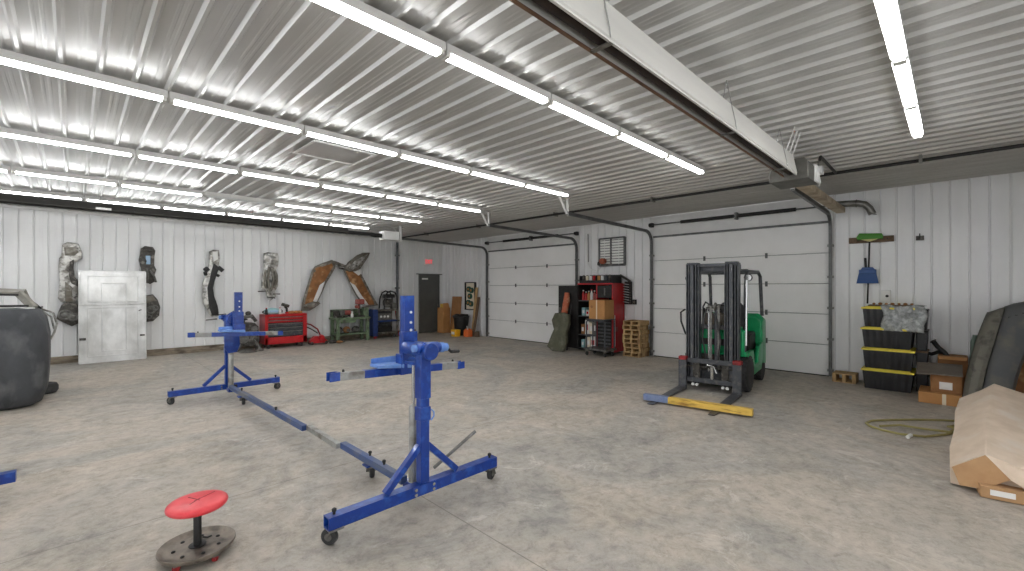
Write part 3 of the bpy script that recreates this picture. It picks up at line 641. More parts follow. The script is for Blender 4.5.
# seat, steering, levers
q=MB().loft([[(x,-.22,z),(x,.22,z),(x,.24,z+.05),(x,.19,z+.11),(x,-.19,z+.11),(x,-.24,z+.05)] for x,z in ((-.38,.88),(-.45,.87),(-.70,.86),(-.80,.87))]); se=fp(q,'seat','rubber',bev=.015)
q=MB().loft([[(-.74-z*.14,-w_,.93+z),(-.74-z*.14,w_,.93+z),(-.84-z*.14,w_,.93+z),(-.84-z*.14,-w_,.93+z)] for z,w_ in ((0,.22),(.2,.23),(.36,.19),(.42,.13))]); fp(q,'seat_back','rubber',se,bev=.02)
fp(MB().cyl((.0,.02,.96),(-.14,.02,1.18),.022,10),'steering_column','black'); q=MB().torus((-.16,.02,1.22),(-.62,0,.78),.17,.016,28); d,a,b=frame((-.62,0,.78))
for k in range(3): q.bar(Vector((-.16,.02,1.22)),Vector((-.16,.02,1.22))+(a*math.cos(k*2.1)+b*math.sin(k*2.1))*.165,.022,.012)
fp(q,'steering_wheel','black')
for k in range(3):
    q=MB().tube([(.06,-.14-k*.07,.99),(.02,-.14-k*.07,1.15),(-.02,-.14-k*.07,1.23)],.009,8).ball((-.02,-.14-k*.07,1.24),.022); fp(q,'control_lever','black')
fp(MB().box(.04,.12,-.18,.12,.98,1.20),'dash_panel','cardgrey',bev=.015)
# overhead guard
for s in (-1,1):
    q=MB().tube([(.10,s*.41,.62),(.06,s*.41,1.2),(-.06,s*.40,1.80),(-.14,s*.40,1.86),(-.9,s*.40,1.87),(-1.02,s*.41,1.80),(-1.12,s*.42,1.12)],.028,8)
    g=fp(q,'guard_post','darkpaint')
q=MB().box(-.20,-.12,-.40,.40,1.84,1.90).box(-1.0,-.92,-.40,.40,1.84,1.90)
for k in range(6): y=-.30+k*.12; q.bar((-.14,y,1.88),(-.96,y,1.88),.02,.03)
fp(q,'guard_grille','darkpaint',bev=.004)
for s in (-1,1):
    q=MB().lathe([(.02,-.05),(.05,-.04),(.06,.01),(.06,.03)],(.0,s*.445,1.76),(1,0,0),18); la=fp(q,'work_lamp','black',g); fp(MB().lathe([(.002,.026),(.052,.026),(.048,.034),(.002,.036)],(.0,s*.445,1.76),(1,0,0),18),'lens','chrome',la)
q=MB().tube([(.06,.43,1.72),(.09,.43,1.2),(.10,.43,.72)],.02,8); fp(q,'mirror_post','chrome')
# timber across the forks
A=Vector((5.73,3.10,.069)); B=Vector((5.93,1.75,.069)); c=A+(B-A)*.25
t=T('timber','long yellow square timber with blue painted end lying across the forklift forks','timber',(5.85,2.4,.04))
def tm(p,q_,n,m): MB().bar(p,q_,.09,.085).build(n,m,t,bev=.006)
tm(c,B,'yellow_length','yellow'); tm(A,c,'blue_end','bluewood')
# ================================================================ LEFT: TRUCK CAB
t=T('truck_cab','bare dark primer truck cab shell standing on the floor at the left edge','vehicle body',(-1.0,9.4,0))
cx=-1.08
def ring(w,yb,yf,z,rc,n=5):
    """plan outline of the cab at height z: rounded rear corners, then the front"""
    o=[]
    for s,a0 in ((1,0),(-1,90)):
        c0=Vector((cx+s*(w-rc),yb+rc))
        for k in range(n+1):
            a=R((-0 if s>0 else -90)-90*(k/n)) if s>0 else R(-90-90*k/n)
            o.append((c0.x+rc*math.cos(a),c0.y+rc*math.sin(a),z))
    return o
def ring2(w,yb,yf,z,rc):
    o=[(cx-w,yf,z)]
    for k in range(7): a=R(180+15*k); o.append((cx-w+rc+rc*math.cos(a),yb+rc+rc*math.sin(a),z))
    o.append((cx-w*.5,yb-.02,z)); o.append((cx,yb-.03,z)); o.append((cx+w*.5,yb-.02,z))
    for k in range(7): a=R(270+15*k); o.append((cx+w-rc+rc*math.cos(a),yb+rc+rc*math.sin(a),z))
    o.append((cx+w,yf,z)); return o
cx-=.04
secs=[ring2(.74,8.72,9.5,.015,.20),ring2(.82,8.65,9.5,.07,.20),ring2(.865,8.62,9.5,.22,.20),ring2(.885,8.60,9.5,.55,.20),ring2(.885,8.60,9.5,.95,.20),ring2(.85,8.63,9.5,1.18,.20),ring2(.80,8.68,9.5,1.30,.20),ring2(.76,8.74,9.5,1.33,.19)]
q=MB(); n=len(secs[0]); q.add([p for s in secs for p in s],[(i*n+j,i*n+j+1,(i+1)*n+j+1,(i+1)*n+j) for i in range(len(secs)-1) for j in range(n-1)])
shell=q.build('rear_shell','primer',t,normals=False,solid=.012,ang=50)
MB().box(cx-.76,cx+.76,8.74,9.5,1.318,1.338).build('parcel_shelf','trim',t,bev=.006)
q=MB().loft([[(cx-.62,9.0,1.52),(cx-.62,9.9,1.57),(cx-.62,9.9,1.59),(cx-.62,9.0,1.55)],[(cx,8.93,1.55),(cx,9.9,1.60),(cx,9.9,1.62),(cx,8.93,1.58)],[(cx+.62,9.0,1.515),(cx+.62,9.9,1.56),(cx+.62,9.9,1.58),(cx+.62,9.0,1.545)]]); q.build('roof','primer2',t,bev=.008)
for s in (-1,1):
    MB().bar((cx+s*.60,9.02,1.53),(cx+s*.755,8.84,1.32),.05,.10).build('rear_pillar','primer2',t,bev=.012); MB().bar((cx+s*.60,9.85,1.57),(cx+s*.72,10.3,1.12),.045,.06).build('front_pillar','primer2',t,bev=.012)
q=MB().tube([(cx+.63,9.1,1.50),(cx+.70,9.0,1.44),(cx+.80,9.05,1.32),(cx+.80,9.5,1.32)],.014,8); q.build('window_channel','black',t)
q=MB().tube([(cx-.6,8.97,1.505),(cx,8.91,1.53),(cx+.6,8.97,1.505)],.014,8).tube([(cx-.7,8.84,1.36),(cx,8.80,1.365),(cx+.7,8.84,1.36)],.014,8); q.build('window_rubber','black',t)
q=MB().tube([(cx+.80,9.3,1.30),(cx+.92,9.25,1.24),(cx+.96,9.25,1.08),(cx+.93,9.28,.95),(cx+.89,9.3,.85)],.014,8).tube([(cx+.80,9.36,1.27),(cx+.90,9.3,1.18),(cx+.93,9.3,1.0)],.012,8); q.build('door_jamb','silver',t)
MB().box(cx-.7,cx+.58,9.5,10.3,.06,.10).build('floor_pan','grime',t,bev=.02)
q=MB().loft([[(cx-.8,9.5,.08),(cx-.8,9.52,.08),(cx-.8,9.52,1.38),(cx-.8,9.5,1.38)],[(cx-.8,10.3,.08),(cx-.8,10.32,.08),(cx-.8,10.3,1.1),(cx-.8,10.28,1.1)]]); q.build('cowl_side','primer',t)
q=MB().loft([[(x,10.26,.08),(x,10.3,.08),(x,10.3,1.12),(x,10.26,1.12)] for x in (cx-.8,cx+.6)]); q.build('firewall','primer',t)
# small tyre behind the cab
t=T('tire','dark tire lying on the floor behind the right corner of the truck cab','tire',(-.32,9.75,0))
MB().lathe([(.07,.03),(.11,.0),(.15,.01),(.17,.05),(.17,.11),(.15,.15),(.11,.16),(.07,.13),(.07,.03)],(-.32,9.75,0),(0,0,1),28).build('tread','rubber',t)
MB().lathe([(.02,.06),(.06,.05),(.075,.04),(.075,.12),(.06,.11),(.02,.10)],(-.32,9.75,0),(0,0,1),20).build('rim','steel',t)
# ================================================================ BACK WALL
def pane(pts,Y,depth,name,m,par,holes=(),bev=.006,**k):
    """outline at distance Y, thickness towards the room"""
    return MB().plate(pY(pts,Y),lambda a,b,t:(a,Y-t,b),depth,[pY(h,Y) for h in holes],bev).build(name,m,par,**k)
# aluminium panel
t=T('metal_sheet','large bare aluminium panel with embossed rectangles leaning against the back wall','panel',(.64,12.96,0))
x0,x1,zt=.10,1.176,1.965
def lean(x,d,z): return (x,12.96+.10*z/2-d,z)
q=MB().loft([[lean(x0,0,.0),lean(x1,0,.0),lean(x1,.035,.0),lean(x0,.035,.0)],[lean(x0,0,zt),lean(x1,0,zt),lean(x1,.035,zt),lean(x0,.035,zt)]]); sh=q.build('sheet','alu',t,bev=.006)
def rib(a,b,c,d,w,h,name):
    q=MB()
    for p,q2 in (((a,c),(b,c)),((a,d),(b,d)),((a,c),(a,d)),((b,c),(b,d))):
        q.bar(lean(p[0],.037,p[1]),lean(q2[0],.037,q2[1]),w,h)
    return q.build(name,'alu',sh,bev=.004)
rib(x0+.13,x1-.13,1.30,1.86,.03,.018,'upper_bead'); rib(x0+.13,x1-.13,.14,1.17,.03,.018,'lower_bead'); rib(x0+.35,x1-.33,.24,1.70,.016,.012,'inner_bead')
q=MB().bar(lean(x0,.04,1.235),lean(x1,.04,1.25),.03,.03); q.build('cross_rib','alu',sh,bev=.006)
q=MB().bar(lean(x0,.035,.01),lean(x0,.035,zt),.02,.03).bar(lean(x1,.035,.01),lean(x1,.035,zt),.02,.03).bar(lean(x0,.035,zt),lean(x1,.035,zt),.02,.03); q.build('edge_flange','alu',sh,bev=.004)
q=MB().obox(lean(x0+.05,.05,.52),(.10,.02,.05)).obox(lean(x1-.06,.05,.54),(.08,.02,.04)).obox(lean(x1-.1,.045,1.1),(.06,.012,.02),ry=-20); q.build('latch','grime',sh,bev=.003)
# hanging inner fenders and headlight parts: outlines measured in the photo, real depth
Yw=13.34
q_=13.2
t=T('inner_fender','tall silver inner fender hanging left of the aluminium panel','car part',PY(68,298,q_))
pane([(64,246),(68,243.5),(77,245),(80.5,253),(80,258),(76,260.5),(72.5,262),(71,268),(71.5,277),(75,281),(78,285),(77.5,295),(74,301.5),(66,301),(62,300.5),(60,298),(61.5,285),(60.5,268),(61,259),(63.5,256)],q_,.16,'panel','silver',t,bev=.03)
pane([(70.5,262),(73,260.5),(73,268),(74,277),(77.5,281),(79,282),(78,286),(72,283),(69.5,275)],q_-.09,.05,'wheel_arch','grime',t,bev=.012)
pane([(65,248),(75,247.5),(78,252),(74,255),(66,255)],q_-.08,.04,'flange','greymetal',t,bev=.012)
pane([(66,283),(71,287),(72,302),(66,301)],q_-.09,.04,'rib','greymetal',t,bev=.012)
t=T('headlight_housing','grimy dark bracket hanging below the silver inner fender','car part',PY(70,325,q_))
pane([(60,313),(63,306),(67,303),(76,305),(78,309),(78,322),(72,324.5),(66,322),(58.5,318)],q_,.2,'case','grime',t,bev=.03)
q=MB()
for u,v,r_ in ((65,315,.09),(73,317,.07)): c=PY(u,v,q_-.12); q.torus(c,(0,1,0),r_,.025,16,6).ball(c,r_*.8,(1,.5,1))
q.build('lamp_bowl','steel',t)
t=T('headlight_housing','upright headlight housing with blue tinted lens on the wall above right panel corner','car part',PY(146,282,q_))
pane([(142,249),(145,247),(152,248),(154,251),(153,257),(153,266),(155,270),(153,276),(154,281),(150,283),(145,281),(143,272),(140,260),(141,255)],q_,.14,'case','grime',t,bev=.02)
pane([(146,256),(150,256),(150,264),(146.5,264)],q_-.09,.03,'lens','glassy',t,bev=.008)
q=MB()
for a,b in (((141,257),(146,262)),((150,270),(156,282)),((144,250),(152,251)),((147,268),(147,283))): q.tube([PY(*a,q_-.08),PY((a[0]+b[0])/2+1,(a[1]+b[1])/2,q_-.14),PY(*b,q_-.08)],.022,7)
q.build('bracket','steel',t)
t=T('lamp_bracket','dark boxy lamp bracket on the wall behind lower right panel edge','car part',PY(150,320,q_))
pane([(144,297),(152,295.5),(156,300),(158.5,307),(157.5,315),(152,320),(144,321)],q_,.2,'case','grime',t,bev=.025)
q=MB()
for u,v,r_ in ((151,310,.075),(155,308,.05),(149,317,.04)): c=PY(u,v,q_-.12); q.torus(c,(0,1,0),r_,.02,14,6)
q.build('lamp_ring','steel',t)
pane([(145,297),(152,296),(155,300),(146,303)],q_-.1,.05,'top_plate','greymetal',t,bev=.01)
t=T('frame_rail','long curved black and white frame rail hanging on the back wall','car part',PY(212,316,q_))
pane([(210,252),(213,250.5),(218,251),(219,258),(218,263),(217,271),(214,278),(211,288),(212,294),(215,301),(217.5,310),(218,315),(212,316),(208,309),(204,303),(203,297),(203.5,283),(206,277),(209,269),(210,262)],q_,.09,'rail','silver',t,bev=.02)
pane([(214,264),(219,268),(217,272),(214,281),(212.5,288),(213.5,296),(217,306),(218,315),(212.5,315),(210,308),(209,300),(208,288),(210,281),(212,272)],q_-.06,.06,'dark_side','black',t,bev=.012)
q=MB()
for a,b,r_ in (((205,268),(208,271),.06),((218,267),(223,271),.05),((206,275),(205,272),.04),((217,275),(219,276),.035)): q.tube([PY(*a,q_-.05),PY(*b,q_-.08)],r_,8)
q.tube([PY(217,315,q_-.05),PY(226,314,q_-.05)],.012,6); q.build('mount','black',t)
pane([(213,252),(217,252),(217.5,259),(214,261)],q_-.06,.04,'white_end','plasticw',t,bev=.01)
MB().bar(PY(206,320,q_-.02),PY(217,319,q_-.02),.06,.03).build('foot','steel',t,bev=.005)
t=T('engine_bracket','pale silver engine bracket bundle hanging on the back wall above red tool chest','car part',PY(270,300,q_))
pane([(264,254),(268,253),(277,254),(278,258),(277,266),(275,270),(277,275),(277,286),(274,291),(275,296),(270,300),(267,296),(267,290),(262,287),(263,275),(265,268),(264,262)],q_,.09,'casting','silver',t,holes=[[(269,255.5),(275.5,256),(275.5,259),(271,259.5)]],bev=.02)
q=MB()
for a,m_,b in (((266,270),(264.5,278),(266,288)),((269,268),(268,280),(270,292)),((272,268),(274,280),(271,291)),((275,271),(277,280),(274,288))): q.tube([PY(*a,q_-.06),PY(*m_,q_-.1),PY(*b,q_-.06)],.03,8)
q.build('strap','greymetal',t)
q=MB()
for a,b in (((258,291.5),(268,291)),((273,294),(280,294)),((267,297),(275,298)),((268,270),(268,288)),((273,273),(272,290))): q.tube([PY(*a,q_-.07),PY(*b,q_-.07)],.018,6)
q.build('rod','grime',t)
for r in [o for o in COL.objects if o.parent is None and o.name.split('.')[0] in ('inner_fender','headlight_housing','lamp_bracket','frame_rail','engine_bracket')]:
    hk={'inner_fender':(70,247),'frame_rail':(215,254),'engine_bracket':(267,256),'lamp_bracket':(150,299)}.get(r.name,(72,309) if 'grimy' in r['label'] else (147,250))
    c=PY(*hk,13.3); MB().cyl((c.x,13.16,c.z),(c.x,13.375,c.z),.018,8).build('wall_peg','grime',r)
# rusty fenders forming an arch
t=T('fender','left rusty brown fender panel of the arch propped on the back wall','fender',PY(315,308,13.05))
fy=13.05
def s6(p): return [(300+x/4.76,230+y/4.76) for x,y in p]
pane(s6([(10,382),(18,335),(38,268),(60,195),(75,175),(110,160),(150,146),(168,155),(160,185),(120,252),(100,300),(78,345),(90,350),(70,365),(45,380)]),fy,.10,'outer_edge','greymetal',t,bev=.02)
pane(s6([(24,352),(44,275),(66,205),(100,178),(150,160),(156,172),(118,240),(92,262),(60,340)]),fy-.07,.03,'brown_inner','rustpanel',t,holes=[s6([(72,186),(82,178),(100,174),(94,186),(78,194)])],bev=.006)
pane(s6([(62,338),(92,264),(116,248),(98,300),(78,342)]),fy-.06,.03,'white_flange','trim',t,bev=.006)
pane(s6([(20,362),(60,345),(90,343),(86,356),(46,376)]),fy-.07,.06,'lower_lip','greymetal',t,bev=.015)
t=T('fender','right rusty brown fender panel with grey wing tip leaning over workbench','fender',PY(350,306,13.05))
pane(s6([(210,190),(226,165),(268,188),(284,205),(316,265),(345,322),(366,356),(322,362),(296,345),(268,308),(236,245)]),fy,.10,'outer_edge','greymetal',t,bev=.02)
pane(s6([(218,196),(258,192),(280,212),(318,285),(348,340),(352,354),(326,356),(300,318),(262,262),(244,252)]),fy-.07,.03,'brown_inner','rustpanel',t,bev=.006)
pane(s6([(240,250),(258,258),(290,310),(326,356),(312,358),(276,314)]),fy-.065,.035,'white_flange','trim',t,bev=.006)
pane(s6([(252,196),(272,188),(290,206),(278,216)]),fy-.085,.02,'light_hole','trim',t,bev=.004)
pane(s6([(216,182),(232,156),(272,124),(300,112),(327,112),(320,128),(284,182),(262,192),(236,194)]),fy-.12,.09,'wing_tip','greymetal',t,bev=.025)
pane(s6([(236,180),(262,148),(318,118),(280,166),(252,186)]),fy-.19,.03,'wing_face','silver',t,bev=.01)
t=T('body_strut','grey curved strut bridging the tops of the two rusty fenders','car part',PY(336,270,13.04))
MB().tube([PY(333,262,13.04),PY(337,263.5,13.0),PY(341,265,13.0),PY(346,266.5,13.02)],[.05,.055,.05,.04],10).build('strut','greymetal',t)
MB().tube([PY(338,264,12.98),PY(340,268,12.95),PY(345,269,12.95)],.035,8).build('bracket','grime',t)
# red tool chest
fx0,fx1=3.55,4.60; ty0,ty1=12.66,13.16
t=T('tool_chest','wide red rolling tool chest with open drawer fronts against the back wall','tool chest',(4.02,12.9,0))
b=MB().box(fx0,fx0+.07,ty0,ty1,.12,.88).box(fx1-.10,fx1,ty0,ty1,.12,.88).box(fx0,fx1,ty0,ty1,.12,.30).box(fx0,fx1,ty0,ty1,.84,.90).box(fx0,fx1,ty1-.04,ty1,.12,.88); b.build('cabinet','red',t,bev=.006)
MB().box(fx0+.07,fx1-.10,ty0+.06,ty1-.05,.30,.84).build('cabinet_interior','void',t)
for k,(z0,z1,m_) in enumerate(((.76,.83,'red'),(.68,.745,'red'),(.57,.66,'darkpaint'),(.47,.555,'darkpaint'),(.32,.455,'darkpaint'))):
    d=MB().box(fx0+.075,fx1-.105,ty0-.0,ty0+.05,z0,z1).build('drawer',m_,t,bev=.005); MB().box(fx0+.09,fx1-.12,ty0-.02,ty0,z1-.022,z1-.004).build('handle','galv',d,bev=.004)
for x in (fx0+.1,fx1-.12):
    for y in (ty0+.07,ty1-.07):
        f=MB().box(x-.03,x+.03,y-.03,y+.03,.09,.12).build('caster','grime',t); MB().lathe([(.02,-.02),(.045,-.016),(.05,0),(.045,.016),(.02,.02)],(x,y,.05),(1,0,0),14).build('wheel','rubber',f)
zt=.90
t=T('helmet','pale teal welding helmet on top of the red tool chest','helmet',(3.78,12.86,zt))
MB().ball((3.78,12.88,zt+.075),.16,(1.25,.9,.62)).build('shell','teal',t); MB().box(3.7,3.88,12.73,12.76,zt+.06,zt+.11).build('visor','glassy',t,bev=.008)
t=T('hand_drill','dark hand drill standing on right half of the red tool chest','drill',(4.14,12.86,zt))
q=MB().tube([(4.16,12.9,zt+.02),(4.15,12.9,zt+.14),(4.10,12.9,zt+.2)],.03,8); h=q.build('grip','black',t); MB().cyl((4.02,12.88,zt+.26),(4.2,12.88,zt+.20),.042,12).build('motor_body','grime',t); MB().box(4.12,4.22,12.86,12.94,zt,zt+.05).build('battery','red',t,bev=.008)
t=T('tool_pile','small heap of tan rags at right end of the red tool chest','rags',(4.35,12.86,zt))
q=MB()
for k in range(5): q.ball((4.24+k*.06,12.86+.03*(k%2),zt+.035),.06,(1.2,1,.6),10)
q.jitter(.012,3).build('rag','card',t)
for k,(x,l,m_) in enumerate(((3.62,'small black can','black'),(3.95,'white bottle','plasticw'))):
    t=T('can' if k==0 else 'bottle',l+(' at left end of the red tool chest' if k==0 else ' beside teal helmet on the red tool chest'),'can' if k==0 else 'bottle',(x,12.8,zt))
    MB().lathe([(.0,0),(.035,0),(.035,.10),(.02,.13),(.02,.16),(.0,.16)],(x,12.8,zt),n=14).build('body',m_,t); MB().cyl((x,12.8,zt+.158),(x,12.8,zt+.175),.022,12).build('cap','red',t)
def jumble(nm,lab,cat,x,y,z,m1,m2,sd):
    t=T(nm,lab,cat,(x,y,z)); MB().ball((x,y,z+.055),.075,(1.2,.9,.72),10).jitter(.012,sd).build('body',m1,t); MB().tube([(x-.06,y-.04,z+.07),(x,y-.05,z+.13),(x+.07,y-.03,z+.08)],.016,7).build('arm',m2,t)
jumble('clamp','dark clamp between helmet and drill on red tool chest','clamp',3.99,12.98,.90,'grime','steel',1)
jumble('air_ratchet','grey air tool at the back left of red tool chest','air tool',3.66,13.02,.90,'steel','black',2)
# engine on the floor, left of the chest
t=T('car_engine','grimy metal engine with pulleys on the floor left of red tool chest','engine',(3.12,12.86,0))
q=MB().loft([[(x,12.70,z0),(x,13.1,z0),(x,13.06,z1),(x,12.74,z1)] for x,z0,z1 in ((2.98,.16,.60),(3.12,.1,.72),(3.34,.12,.70),(3.42,.2,.6))]); q.build('block','grime',t,bev=.02)
for x,y,z,r_ in ((3.05,12.66,.32,.12),(3.3,12.66,.55,.08),(3.02,12.64,.62,.06)): MB().lathe([(.02,-.03),(r_,-.03),(r_*.85,0),(r_,.03),(.02,.03)],(x,y,z),(0,1,0),18).build('pulley','steel',t)
q=MB().tube([(3.0,12.8,.72),(3.1,12.75,.86),(3.28,12.8,.88),(3.38,12.85,.74)],.045,8).tube([(3.1,12.95,.7),(3.2,12.9,.92),(3.36,12.95,.8)],.04,8); q.build('manifold','steel',t)
q=MB().ball((3.2,12.82,.95),.07,(1,1,.8)).cyl((3.2,12.82,.86),(3.2,12.82,1.0),.03,10); q.build('carburetor','grime',t)
q=MB()
for a,b in (((2.9,12.65,0),(3.1,12.75,.3)),((3.46,12.65,0),(3.3,12.75,.3)),((2.9,13.05,0),(3.1,13.0,.3)),((3.46,13.05,0),(3.3,13.0,.3))): q.bar(a,b,.05,.05)
q.build('stand_leg','steel',t,bev=.004)
t.location.x+=.0
t=T('hubcap','flat grey metal casting lying on the floor before the engine','car part',(3.12,12.45,0))
MB().lathe([(.0,.05),(.08,.06),(.16,.03),(.20,.0),(.21,.0),(.16,.05),(.08,.085),(.0,.09)],(3.10,12.45,0.0),n=24).build('dish','steel',t)
q=MB().torus((3.36,12.5,.03),(0,0,1),.09,.03,18,8); tag(q.build('pulley_ring','steel'),'small metal ring lying on the floor at tool chest front corner','car part')
# floor jack right of the chest
t=T('floor_jack','red floor jack with bent handle on the floor beside the tool chest','jack',(5.0,12.8,0))
q=MB().loft([[(x,12.72,.04),(x,12.92,.04),(x,12.90,z),(x,12.74,z)] for x,z in ((4.72,.12),(4.85,.24),(5.05,.22),(5.2,.10))]); q.build('frame','red',t,bev=.01)
MB().lathe([(.02,-.06),(.07,-.06),(.08,0),(.07,.06),(.02,.06)],(5.0,12.68,.2),(0,1,0),16).build('pump_body','red',t)
for x in (4.76,5.16): MB().lathe([(.02,-.12),(.045,-.11),(.045,.11),(.02,.12)],(x,12.82,.045),(0,1,0),14).build('wheel','grime',t)
MB().tube([(4.66,12.95,.60),(4.8,12.93,.56),(4.98,12.9,.42),(5.06,12.88,.22)],.02,8).build('handle','redworn',t); MB().tube([(4.70,13.0,.50),(4.84,12.97,.42),(5.0,12.93,.30)],.016,8).build('hose','grime',t)
for k,(x,y,s_) in enumerate(((5.34,12.72,.09),(5.5,12.62,.07),(5.62,12.78,.08))):
    q=MB().ball((x,y,s_*.55),s_,(1.5,1,.55),10).jitter(.012,k).build('part','grime' if k!=1 else 'rustpanel'); tag(q,['lumpy grey metal part on floor just right of red jack','small brown metal part on floor before green bench','dark metal part on floor at green bench left leg'][k],'car part'); q.name='metal_part'
# green workbench
gx0,gx1,gy0,gy1=5.42,6.52,12.72,13.2
t=T('workbench','green steel workbench with lower shelf below the rusty fenders','workbench',(5.97,12.96,0))
MB().box(gx0,gx1,gy0,gy1,.66,.72).build('tabletop','workgreen',t,bev=.006)
MB().box(gx0+.05,gx1-.05,gy0+.03,gy1-.03,.20,.24).build('shelf','workgreen',t,bev=.005)
for x in (gx0+.09,gx1-.08):
    for y in (gy0+.05,gy1-.05): MB().box(x-.045,x+.045,y-.04,y+.04,0,.66).build('leg','workgreen',t,bev=.005)
MB().box(gx0+.16,gx0+.62,gy0-.01,gy0+.02,.56,.66).build('drawer_front','workgreen',t,bev=.004)
MB().box(gx0+.04,gx1-.04,gy1-.03,gy1,.72,.95).build('back_panel','workgreen',t,bev=.004)
def onto(x,y,z,lab,nm,cat): return T(nm,lab,cat,(x,y,z))
t=onto(5.56,12.86,.72,'dark bench vise on left end of the green workbench','bench_vise','vise')
MB().box(5.46,5.66,12.8,12.95,.72,.78).build('base','grime',t,bev=.01); MB().box(5.44,5.56,12.8,12.94,.78,.93).build('fixed_jaw','grime',t,bev=.015); MB().box(5.60,5.72,12.8,12.94,.78,.93).build('moving_jaw','steel',t,bev=.015); MB().cyl((5.6,12.86,.83),(5.8,12.86,.83),.02,10).build('screw','steel',t)
t=onto(5.84,12.9,.72,'faded red bench grinder in the middle of the green workbench','bench_grinder','grinder')
MB().box(5.76,5.94,12.84,12.98,.72,.76).build('base','grime',t,bev=.006); MB().cyl((5.76,12.9,.86),(5.95,12.9,.86),.07,16).build('motor','pink',t)
for x in (5.73,5.98): MB().cyl((x-.02,12.9,.86),(x+.02,12.9,.86),.085,18).build('grinding_wheel','steel',t)
t=onto(6.2,12.9,.72,'tall faded red drill press at right end of the green workbench','drill_press','drill press')
MB().box(6.08,6.34,12.73,12.95,.72,.76).build('base','grime',t,bev=.008); MB().cyl((6.22,12.87,.76),(6.22,12.87,1.12),.03,12).build('column','steel',t); q=MB().box(6.10,6.32,12.70,12.92,1.10,1.26).build('head','pink',t,bev=.03); MB().cyl((6.16,12.78,1.1),(6.16,12.78,.92),.025,10).build('spindle','grime',t); MB().cyl((6.12,12.74,1.03),(6.12,12.86,1.03),.05,12).build('belt_guard','pink',q); MB().box(6.08,6.26,12.75,12.93,.86,.88).build('table','grime',t)
t=onto(6.42,12.88,.72,'pale green box beside the drill press on green workbench','box','box'); MB().box(6.34,6.5,12.8,12.98,.72,1.0).build('case','workgreen',t,bev=.01); MB().box(6.335,6.505,12.79,12.99,1.0,1.03).build('lid','cardgrey',t,bev=.006)
t=onto(5.92,12.76,.72,'white spray bottle at front of the green workbench','bottle','bottle'); MB().lathe([(0,0),(.04,0),(.042,.09),(.018,.13),(.018,.15),(0,.15)],(5.94,12.76,.72),n=12).build('body','plasticw',t); MB().box(5.915,5.965,12.73,12.79,.865,.895).build('spray_head','plasticw',t,bev=.006)
for k,(x,m_,l) in enumerate(((5.62,'grime','dark rusty pulley on left of the green bench shelf'),(5.86,'card2','brown gearbox lump on middle of the green bench shelf'),(6.14,'grime','black starter motor on right of the green bench shelf'))):
    t=onto(x,12.95,.24,l,('pulley','gearbox','starter_motor')[k],'car part'); MB().ball((x,12.95,.34),.1,(1.2,1,1),12).jitter(.01,k).build('casting',m_,t); MB().cyl((x,12.80,.33),(x,12.9,.33),.05,12).build('shaft','steel',t)
jumble('angle_grinder','dark angle grinder between vise and bench grinder on the green bench','grinder',5.68,13.04,.72,'grime','redworn',4)
jumble('motor','black motor between bench grinder and drill press on the green bench','motor',6.04,13.06,.72,'black','pink',5)
# blue cart with black machine
bx0,bx1,by0,by1=6.66,7.52,12.82,13.24
t=T('tool_cart','dark blue steel cart with grey shelves under the black generator','cart',(7.09,13.03,0))
for k,z in enumerate((.14,.52,.86)): MB().box(bx0+.12,bx1,by0,by1,z,z+.05).build('shelf','workblue' if k==1 else 'greymetal',t,bev=.005)
MB().box(bx0,bx0+.16,by0,by1,.08,.92).build('side_panel','workblue',t,bev=.008)
for y in (by0+.03,by1-.03): MB().box(bx1-.04,bx1,y-.03,y+.03,.0,.9).build('leg','greymetal',t,bev=.004)
MB().box(bx0+.16,bx1-.06,by1-.03,by1,.14,.9).build('back_panel','darkpaint',t)
for x in (bx0+.08,bx1-.1): MB().lathe([(.02,-.02),(.05,-.02),(.055,0),(.05,.02),(.02,.02)],(x,by0+.05,.055),(0,1,0),14).build('wheel','redworn' if x<7 else 'rubber',t)
t=onto(7.28,13.0,.91,'black portable generator with round frame on top of the blue cart','generator','generator')
q=MB()
for y in (12.84,13.16): q.tube([(7.04,y,.93),(7.06,y,1.25),(7.14,y,1.44),(7.26,y,1.5),(7.42,y,1.46),(7.5,y,1.3),(7.52,y,.93)],.024,8)
q.build('frame','black',t); MB().lathe([(.03,-.14),(.13,-.13),(.14,.1),(.05,.12)],(7.26,13.0,1.12),(0,1,0),20).build('engine_block','grime',t); MB().box(7.1,7.46,12.88,13.1,1.28,1.4).build('tank','black',t,bev=.03); MB().box(7.34,7.5,12.84,13.0,.93,1.12).build('control_box','steel',t,bev=.01); MB().cyl((7.1,12.86,1.02),(7.24,12.86,1.02),.05,12).build('muffler','steel',t)
t=onto(6.95,12.96,.57,'grey metal box with dials on the middle shelf of blue cart','box','battery charger'); MB().box(6.84,7.3,12.86,13.1,.57,.80).build('case','steel',t,bev=.01)
q=MB()
for x in (6.94,7.06,7.18): q.cyl((x,12.855,.69),(x,12.84,.69),.035,14)
q.build('dial','plasticw',t)
t=onto(7.1,12.96,.19,'black toolbox on the bottom shelf of blue cart','toolbox','toolbox'); MB().box(6.86,7.36,12.88,13.12,.19,.36).build('case','black',t,bev=.012); MB().tube([(6.98,13.0,.36),(7.0,13.0,.42),(7.22,13.0,.42),(7.24,13.0,.36)],.012,8).build('handle','steel',t)
t=onto(7.6,12.95,.0,'red handled bar leaning on right side of the blue cart','pry bar','bar'); MB().tube([(7.60,12.9,.02),(7.58,13.0,.55),(7.56,13.06,.86)],.018,8).build('rod','redworn',t); t.name='pry_bar'
